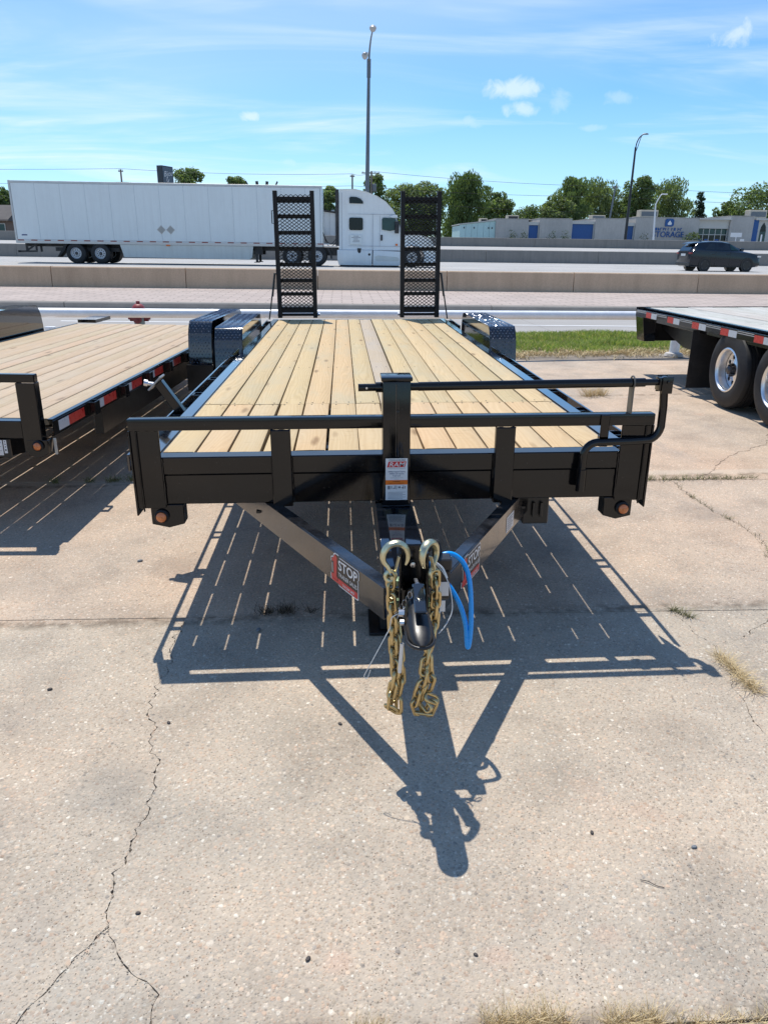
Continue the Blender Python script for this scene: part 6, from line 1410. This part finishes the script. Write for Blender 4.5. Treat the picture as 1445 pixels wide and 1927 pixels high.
# ------------------------------------------------------------------ trees beyond the highway
import array
def tree(name, x, y, w, top, leaf, label, seed, kind='broad', n=5200, base=GZ, crown0=.22, leafsz=.30):
    rnd = random.Random(seed); H = top-base; t = thing(name, (x, y, base), label, 'tree', 'trees beyond the highway', rot=(0, 0, rnd.uniform(0, 6)))
    tb = MB(); Rr = w*.57
    tr = [Vector((rnd.uniform(-.15, .15)*i, rnd.uniform(-.15, .15)*i, H*(.0+.17*i))) for i in range(5)]
    r0 = .035*H*.6
    tb.tube(tr, [r0*(1-.17*i) for i in range(5)], 8)
    tips = []
    if kind != 'conifer':
        for i in range(9):
            b0 = tr[rnd.choice((1, 2, 2, 3, 3))]; a = i*2.4+rnd.uniform(-.4, .4); L = Rr*rnd.uniform(.55, .95)
            e = b0+Vector((math.cos(a)*L, math.sin(a)*L, H*rnd.uniform(.18, .42))); mid = b0.lerp(e, .5)+Vector((0, 0, H*.05)); tips.append(e)
            tb.tube([b0, mid, e], [r0*.42, r0*.28, r0*.1], 6)
    tb.build('trunk', 'bark', t)
    V = []; F = []
    clumps = []
    if kind == 'conifer':
        for k in range(110):
            u = rnd.random(); z = H*(.10+.88*u); rad = Rr*(1-u)**.75*rnd.uniform(.55, 1.0)+.12; a = rnd.uniform(0, 6.28); clumps.append((Vector((math.cos(a)*rad*.75, math.sin(a)*rad*.75, z)), .42+.60*(1-u), .55))
    else:
        nc = 46 if kind == 'broad' else 60
        for k in range(nc):
            u = rnd.uniform(crown0, .97); env = math.sin(math.pi*min(1, max(.04, (u-crown0*.6)/(1.04-crown0*.6))))**.62
            a = rnd.uniform(0, 6.28); rad = Rr*env*math.sqrt(rnd.uniform(.12, 1))*.86
            clumps.append((Vector((math.cos(a)*rad, math.sin(a)*rad, H*u)), Rr*rnd.uniform(.24, .42), .80 if kind == 'broad' else 1.2))
        for e in tips: clumps.append((e, Rr*rnd.uniform(.2, .32), .8))
    tot = sum(c[1]**2 for c in clumps)
    for (c, r_, fl) in clumps:
        m_ = int(n*r_*r_/tot)
        for i in range(m_):
            d = Vector((rnd.gauss(0, 1), rnd.gauss(0, 1), rnd.gauss(0, 1))).normalized(); rad = r_*rnd.uniform(.45, 1.08)**.6
            p = c+Vector((d.x*rad, d.y*rad, d.z*rad*fl))
            if p.z < .4: continue
            nrm = (d*.7+Vector((rnd.gauss(0, .6), rnd.gauss(0, .6), rnd.gauss(0, .6)+.35))).normalized()
            a = nrm.orthogonal().normalized(); a = Matrix.Rotation(rnd.uniform(0, 6.28), 3, nrm) @ a; b_ = nrm.cross(a); s = leafsz*rnd.uniform(.55, 1.25)
            if kind == 'willow': a = (a*.5+Vector((0, 0, -1))).normalized(); b_ = nrm.cross(a).normalized(); s2 = s*.42
            else: s2 = s*.62
            o = len(V); V += [p-a*s*.6, p+b_*s2*.5+nrm*s*.08, p+a*s*.6, p-b_*s2*.5+nrm*s*.08]; F.append((o, o+1, o+2, o+3))
    me = bpy.data.meshes.new('crown'); me.from_pydata([tuple(v) for v in V], [], F); me.materials.append(M[leaf]); inst('crown', me, t)
    return t
TR = [
 ('broadleaf_tree', 20.7, 134, 7.6, 12.9, 'leaf_dark', 'large dense dark green tree right of the right ramp', 'willow', 9800, .04),
 ('broadleaf_tree', 11.4, 146, 7.5, 12.2, 'leaf_pale', 'pale loose tree just right of the tractor cab roof', 'broad', 5200, .18),
 ('broadleaf_tree', 16.3, 150, 7.0, 12.9, 'leaf_pale', 'pale tree showing through the top of the right ramp', 'broad', 4800, .18),
 ('broadleaf_tree', 29.2, 147, 5.8, 11.6, 'leaf_mid', 'round topped mid green tree between the dark tree and the storage roof', 'broad', 4400, .12),
 ('broadleaf_tree', 5.3, 126, 3.6, 12.2, 'leaf_mid', 'narrow young tree behind the tall median lamp post', 'broad', 2600, .35),
 ('broadleaf_tree', -2.2, 118, 4.2, 9.9, 'leaf_mid', 'tree seen in the gap between box trailer and cab', 'broad', 3600, .10),
 ('broadleaf_tree', -24.0, 131, 5.4, 13.2, 'leaf_mid', 'tree top beside the pylon sign above the box trailer', 'broad', 3600, .2),
 ('broadleaf_tree', -17.6, 136, 4.0, 12.4, 'leaf_mid', 'small tree top above the middle of the box trailer roof', 'broad', 2600, .2),
 ('broadleaf_tree', 38.6, 165, 8.5, 9.7, 'leaf_dark', 'low dark tree just above the left part of the storage roof', 'broad', 4200, .1),
 ('broadleaf_tree', 36.6, 133, 5.2, 10.4, 'leaf_pale', 'spreading pale tree above the second stucco block', 'broad', 3600, .1),
 ('broadleaf_tree', 40.4, 137, 5.4, 13.2, 'leaf_mid', 'tall green tree behind the leaning utility pole', 'willow', 5200, .12),
 ('broadleaf_tree', 46.2, 141, 7.2, 13.0, 'leaf_pale', 'wide yellow green tree left of the dark street lamp', 'willow', 5600, .12),
 ('broadleaf_tree', 52.6, 138, 5.6, 13.9, 'leaf_mid', 'tallest green tree just right of the dark street lamp', 'broad', 5200, .12),
 ('broadleaf_tree', 59.4, 141, 6.8, 13.1, 'leaf_pale', 'bright yellow green tree behind the storage sign', 'willow', 5600, .12),
 ('conifer_tree', 66.8, 145, 4.0, 12.4, 'leaf_conifer', 'dark cone shaped evergreen standing alone right of the trees', 'conifer', 4200, .1),
 ('broadleaf_tree', 75.6, 140, 9.6, 12.6, 'leaf_mid', 'green tree at the right edge above the arched windows', 'broad', 6000, .12),
 ('broadleaf_tree', 71.8, 143, 5.0, 10.4, 'leaf_dark', 'shorter dark tree left of the right edge tree', 'broad', 3600, .1),
 ('broadleaf_tree', -46.2, 111, 4.6, 8.4, 'leaf_dark', 'dark tree at the far left edge behind the box trailer', 'broad', 3800, .08)]
TR += [('broadleaf_tree', 25.6, 152, 7.0, 7.6, 'leaf_dark', 'low dark bushy tree behind the teal wing of the storage building', 'broad', 3600, .03), ('broadleaf_tree', 31.6, 156, 6.5, 8.6, 'leaf_mid', 'low rounded tree behind the first stucco block', 'broad', 3200, .05), ('broadleaf_tree', 43.4, 150, 6.0, 11.4, 'leaf_dark', 'dark tree filling the gap between the tall pole side trees', 'broad', 4200, .05), ('broadleaf_tree', 56.2, 152, 6.0, 11.2, 'leaf_dark', 'dark tree filling the gap behind the white yard lamp', 'broad', 4200, .05)]
for i, (nm, x, y, w, top, leaf, lab, kind, n, c0) in enumerate(TR): tree(nm, x, y, w, top, leaf, lab, 100+i*7, kind, int(n*1.7), GZ, c0, .46 if leaf != 'leaf_conifer' else .36)
for i, (x, lab) in enumerate(((24.3, 'leftmost little cypress against the first stucco block'), (26.0, 'second little cypress from the left, by the narrow blue door'), (30.1, 'little cypress left of centre on the second stucco block'), (31.95, 'little cypress beside the wide blue door'), (43.5, 'little cypress at the left end of the lettered wall'))):
    t = tree('cypress_shrub', x, 110.6, .75, GZ+2.35, 'leaf_conifer', lab, 300+i, 'conifer', 380, GZ, .05, .17); t['category'] = 'shrub'; t['group'] = 'little cypresses along the storage wall'
t = tree('round_bush', 50.6, 110.5, 2.0, GZ+2.3, 'leaf_dark', 'round green bush left of the glazed entrance', 333, 'broad', 900, GZ, .05, .2); t['category'] = 'bush'; del t['group']

# ------------------------------------------------------------------ lawn, weeds, dry tufts, pebbles
def blades(rnd, n, area, h, w, lean=.5):
    V = []; F = []
    for i in range(n):
        p = area(rnd)
        if p is None: continue
        x, y, k = p; hh = h*k*rnd.uniform(.55, 1.25); a = rnd.uniform(0, 6.28); la = rnd.uniform(0, 6.28); L = hh*lean*rnd.uniform(.3, 1.4); dx, dy = math.cos(la)*L, math.sin(la)*L; wx, wy = math.cos(a)*w/2, math.sin(a)*w/2
        o = len(V); V += [(x-wx, y-wy, 0), (x+wx, y+wy, 0), (x+dx*.4+wx*.7, y+dy*.4+wy*.7, hh*.6), (x+dx*.4-wx*.7, y+dy*.4-wy*.7, hh*.6), (x+dx, y+dy, hh)]
        F += [(o, o+1, o+2, o+3), (o+3, o+2, o+4)]
    return V, F
def blade_obj(name, V, F, mat, loc=(0, 0, 0)):
    me = bpy.data.meshes.new(name); me.from_pydata(V, [], F); me.materials.append(M[mat]); return inst(name, me, None, loc)
rw = random.Random(77)
from mathutils import noise as mnoise
def lawn_area(r_):
    x = r_.uniform(1.4, 9.0) if r_.random() < .9 else r_.uniform(-12, 1.4); y = r_.uniform(10.75, 14.1)
    e = 11.35+.28*mnoise.noise(Vector((x*1.3, 2.0, 0)))+.12*mnoise.noise(Vector((x*4.5, 7.0, 0)))
    if y < e and r_.random() > .06*(1 if y > e-.5 else .2): return None
    if y < e+.35 and r_.random() > .35+.6*(y-e)/.35: return None
    if mnoise.noise(Vector((x*1.1, y*1.6, 3))) > .38 and r_.random() < .6: return None
    return x, y*GS, .75+.5*mnoise.noise(Vector((x*.9, y*1.2, 0)))
V_, F_ = blades(rw, 62000, lawn_area, .085, .012, .8)
V_ = [(x, y, z+lotz(x)) for x, y, z in V_]
o = blade_obj('lawn_grass', V_, F_, 'lawn'); o['kind'] = 'stuff'
def edge_area(r_):
    x = r_.uniform(1.6, 8.0); e = 11.35+.28*mnoise.noise(Vector((x*1.3, 2.0, 0)))+.12*mnoise.noise(Vector((x*4.5, 7.0, 0))); y = e+r_.gauss(-.08, .22)
    if mnoise.noise(Vector((x*2.2, y*3, 9))) > .12: return None
    return x, y*GS, 1.0
V_, F_ = blades(rw, 9000, edge_area, .06, .011, 1.5); V_ = [(x, y, z+lotz(x)) for x, y, z in V_]
o = blade_obj('dead_grass_edge', V_, F_, 'dry_blade'); o['kind'] = 'stuff'
def tuft(name, pts, n, h, spread, label, mat='dry_blade', w=.0028, seed=1, lean=1.0):
    r_ = random.Random(seed); cx = sum(p[0] for p in pts)/len(pts); cy = sum(p[1] for p in pts)/len(pts)
    def area(q):
        p = q.choice(pts); a = q.uniform(0, 6.28); d = abs(q.gauss(0, spread)); return p[0]-cx+math.cos(a)*d, p[1]-cy+math.sin(a)*d, 1.0
    V, F = blades(r_, n, area, h, w, lean); o = blade_obj(name, V, F, mat, gp(cx, cy, -.006)); return tag(o, label, 'grass tuft', 'weeds growing in the concrete joints')
def line_pts(a, b_, n): return [(a[0]+(b_[0]-a[0])*i/(n-1), a[1]+(b_[1]-a[1])*i/(n-1)) for i in range(n)]
tuft('dry_grass_tuft', line_pts((1.515, 2.52), (1.535, 2.27), 9), 620, .038, .015, 'dry straw coloured grass clump in the crack right of the trailer shadow', seed=2, lean=2.2, w=.0024)
tuft('dry_grass_tuft', line_pts((.30, 1.062), (.46, 1.062), 7), 900, .055, .016, 'largest dry grass tuft in the joint at the bottom of the photo', seed=3, lean=.9, w=.0018)
tuft('dry_grass_tuft', line_pts((.02, 1.058), (.07, 1.058), 4), 420, .045, .012, 'small dry grass tuft at the bottom left of centre', seed=4, lean=.9, w=.0018)
tuft('dry_grass_tuft', line_pts((.55, 1.062), (.66, 1.062), 5), 520, .045, .012, 'low dry grass tuft at the bottom right of centre', seed=5, lean=1.0, w=.0018)
tuft('dry_grass_tuft', line_pts((.70, 1.06), (.95, 1.058), 8), 380, .028, .012, 'sparse dry grass along the joint at the bottom right corner', seed=6, lean=1.2, w=.0018)
tuft('weed_tuft', [(-.36, 2.95), (-.33, 2.96), (-.27, 2.955), (-.255, 2.98), (-.24, 2.96), (-.15, 2.97)], 260, .045, .022, 'dark dead weeds in the joint under the left tongue rail', 'weed_dark', seed=7, lean=1.4)
tuft('weed_tuft', [(-1.60, 4.94), (-1.56, 4.95), (-1.45, 4.95), (-1.42, 4.97), (-1.75, 4.93), (-2.0, 4.93)], 330, .05, .025, 'straggly weeds in the joint left of the front corner post', 'weed_green', seed=8, lean=1.5, w=.004)
tuft('weed_tuft', line_pts((2.15, 4.94), (3.0, 4.95), 24), 420, .038, .018, 'thin weeds in the joint right of the trailer, below the flatbed wheels', 'weed_green', seed=9, lean=1.6, w=.004)
tuft('weed_tuft', line_pts((2.75, 8.10), (2.95, 8.16), 4), 170, .12, .05, 'spindly dead weed on the concrete beyond the crank handle', 'dry_blade', seed=10, lean=1.6, w=.006)
tuft('weed_tuft', line_pts((1.50, 2.93), (1.55, 2.86), 4), 140, .035, .012, 'tiny green weed where the crack meets the joint at right', 'weed_green', seed=12, lean=1.4)
o = tuft('crack_weeds', [(p.x, p.y) for p in RC[12::2]]+[(2.33, 4.55)]*6+[(2.37, 4.12)]*9, 190, .032, .012, 'scattered dry weeds along the long crack in the right slab', 'weed_green', seed=14, lean=1.5); o['kind'] = 'stuff'
for k in ('label', 'category', 'group'): del o[k]
pb = [(-.507, 1.388, .0055, 'dark round pebble right of the forked crack at lower left', 'stone_dark'), (-.087, 1.246, .0065, 'dark oval seed pod left of centre near the bottom', 'stone_dark'), (-.601, 2.158, .007, 'dark pebble just right of the long crack', 'stone_dark'), (.957, 1.538, .007, 'grey pebble at the lower right', 'stone_grey'), (-.363, 2.797, .012, 'grey stone in the shadow below the left tongue rail', 'stone_grey'), (-.015, 2.13, .007, 'small dark pebble inside the shadow triangle', 'stone_dark'), (-1.078, 2.377, .008, 'dark bit beside the left edge of the slab', 'stone_dark'), (.692, 1.602, .006, 'dark chip right of the shadow tip', 'stone_dark'), (.30, 1.24, .005, 'dark fleck at the lower middle right', 'stone_dark'), (-1.05, 3.55, .012, 'grey stone on the sunlit slab left of the trailer', 'stone_grey')]
for i, (x, y, r_, lab, mm) in enumerate(pb):
    mb = MB().lathe([(.001, 0), (r_*.7, r_*.1), (r_, r_*.45), (r_*.75, r_*.95), (.001, r_*1.15)], 9, 0, Matrix.Rotation(i*1.1, 4, 'Z') @ Matrix.Diagonal((1.35, .9, .9, 1)))
    o = mb.build('pebble', mm, None, loc=gp(x, y)); tag(o, lab, 'pebble', 'loose pebbles on the concrete')
tw = MB().tube(smooth_path([(-.03, 0, .003), (-.01, .002, .005), (.012, -.002, .004), (.032, .002, .003)], 4), .0011, 5).build('twig', 'stone_dark', None, loc=gp(.79, 1.42), rot=(0, 0, -.5)); tag(tw, 'thin dark twig lying on the concrete at lower right', 'twig')

# broken chips of concrete lying along the cracks and joints: uncountable, one object
rk = random.Random(55); cv = []; cf = []
def chips(line, n, spread, smin, smax):
    for i in range(n):
        k = rk.randrange(len(line)-1); u = rk.random(); x = line[k][0]+(line[k+1][0]-line[k][0])*u+rk.gauss(0, spread); y = line[k][1]+(line[k+1][1]-line[k][1])*u+rk.gauss(0, spread)
        p = Vector(gp(x, y, -.001)); s = rk.uniform(smin, smax)*(.6+.4*rk.random()); a = rk.uniform(0, 6.28); o = len(cv)
        for j in range(5): th = a+j*1.2566; r_ = s*rk.uniform(.7, 1.2); cv.append((p.x+r_*math.cos(th), p.y+r_*math.sin(th), p.z))
        for j in range(3): th = a+.4+j*2.09; r_ = s*.5; cv.append((p.x+r_*math.cos(th), p.y+r_*math.sin(th), p.z+s*rk.uniform(.35, .8)))
        cf.extend([(o, o+1, o+5), (o+1, o+2, o+6, o+5), (o+2, o+3, o+6), (o+3, o+4, o+7, o+6), (o+4, o, o+5, o+7), (o+5, o+6, o+7)])
for ln, n in ((xy(LA), 420), (xy(LA1), 90), (xy(LB1), 90), (xy(RA), 150), (xy(RB), 90), (xy(RC), 420), (xy(RD), 140)): chips(ln, n, .007, .0012, .0042)
for (a, b_, n) in (((-2.2, 2.928), (2.6, 2.928), 420), ((-3, 4.938), (4, 4.938), 260), ((-1, 1.06), (1.2, 1.06), 260)): chips([a, b_], n, .012, .0015, .0050)
me = bpy.data.meshes.new('concrete_chips'); me.from_pydata(cv, [], cf); me.materials.append(M['concrete']); o = inst('concrete_chips', me); o['kind'] = 'stuff'
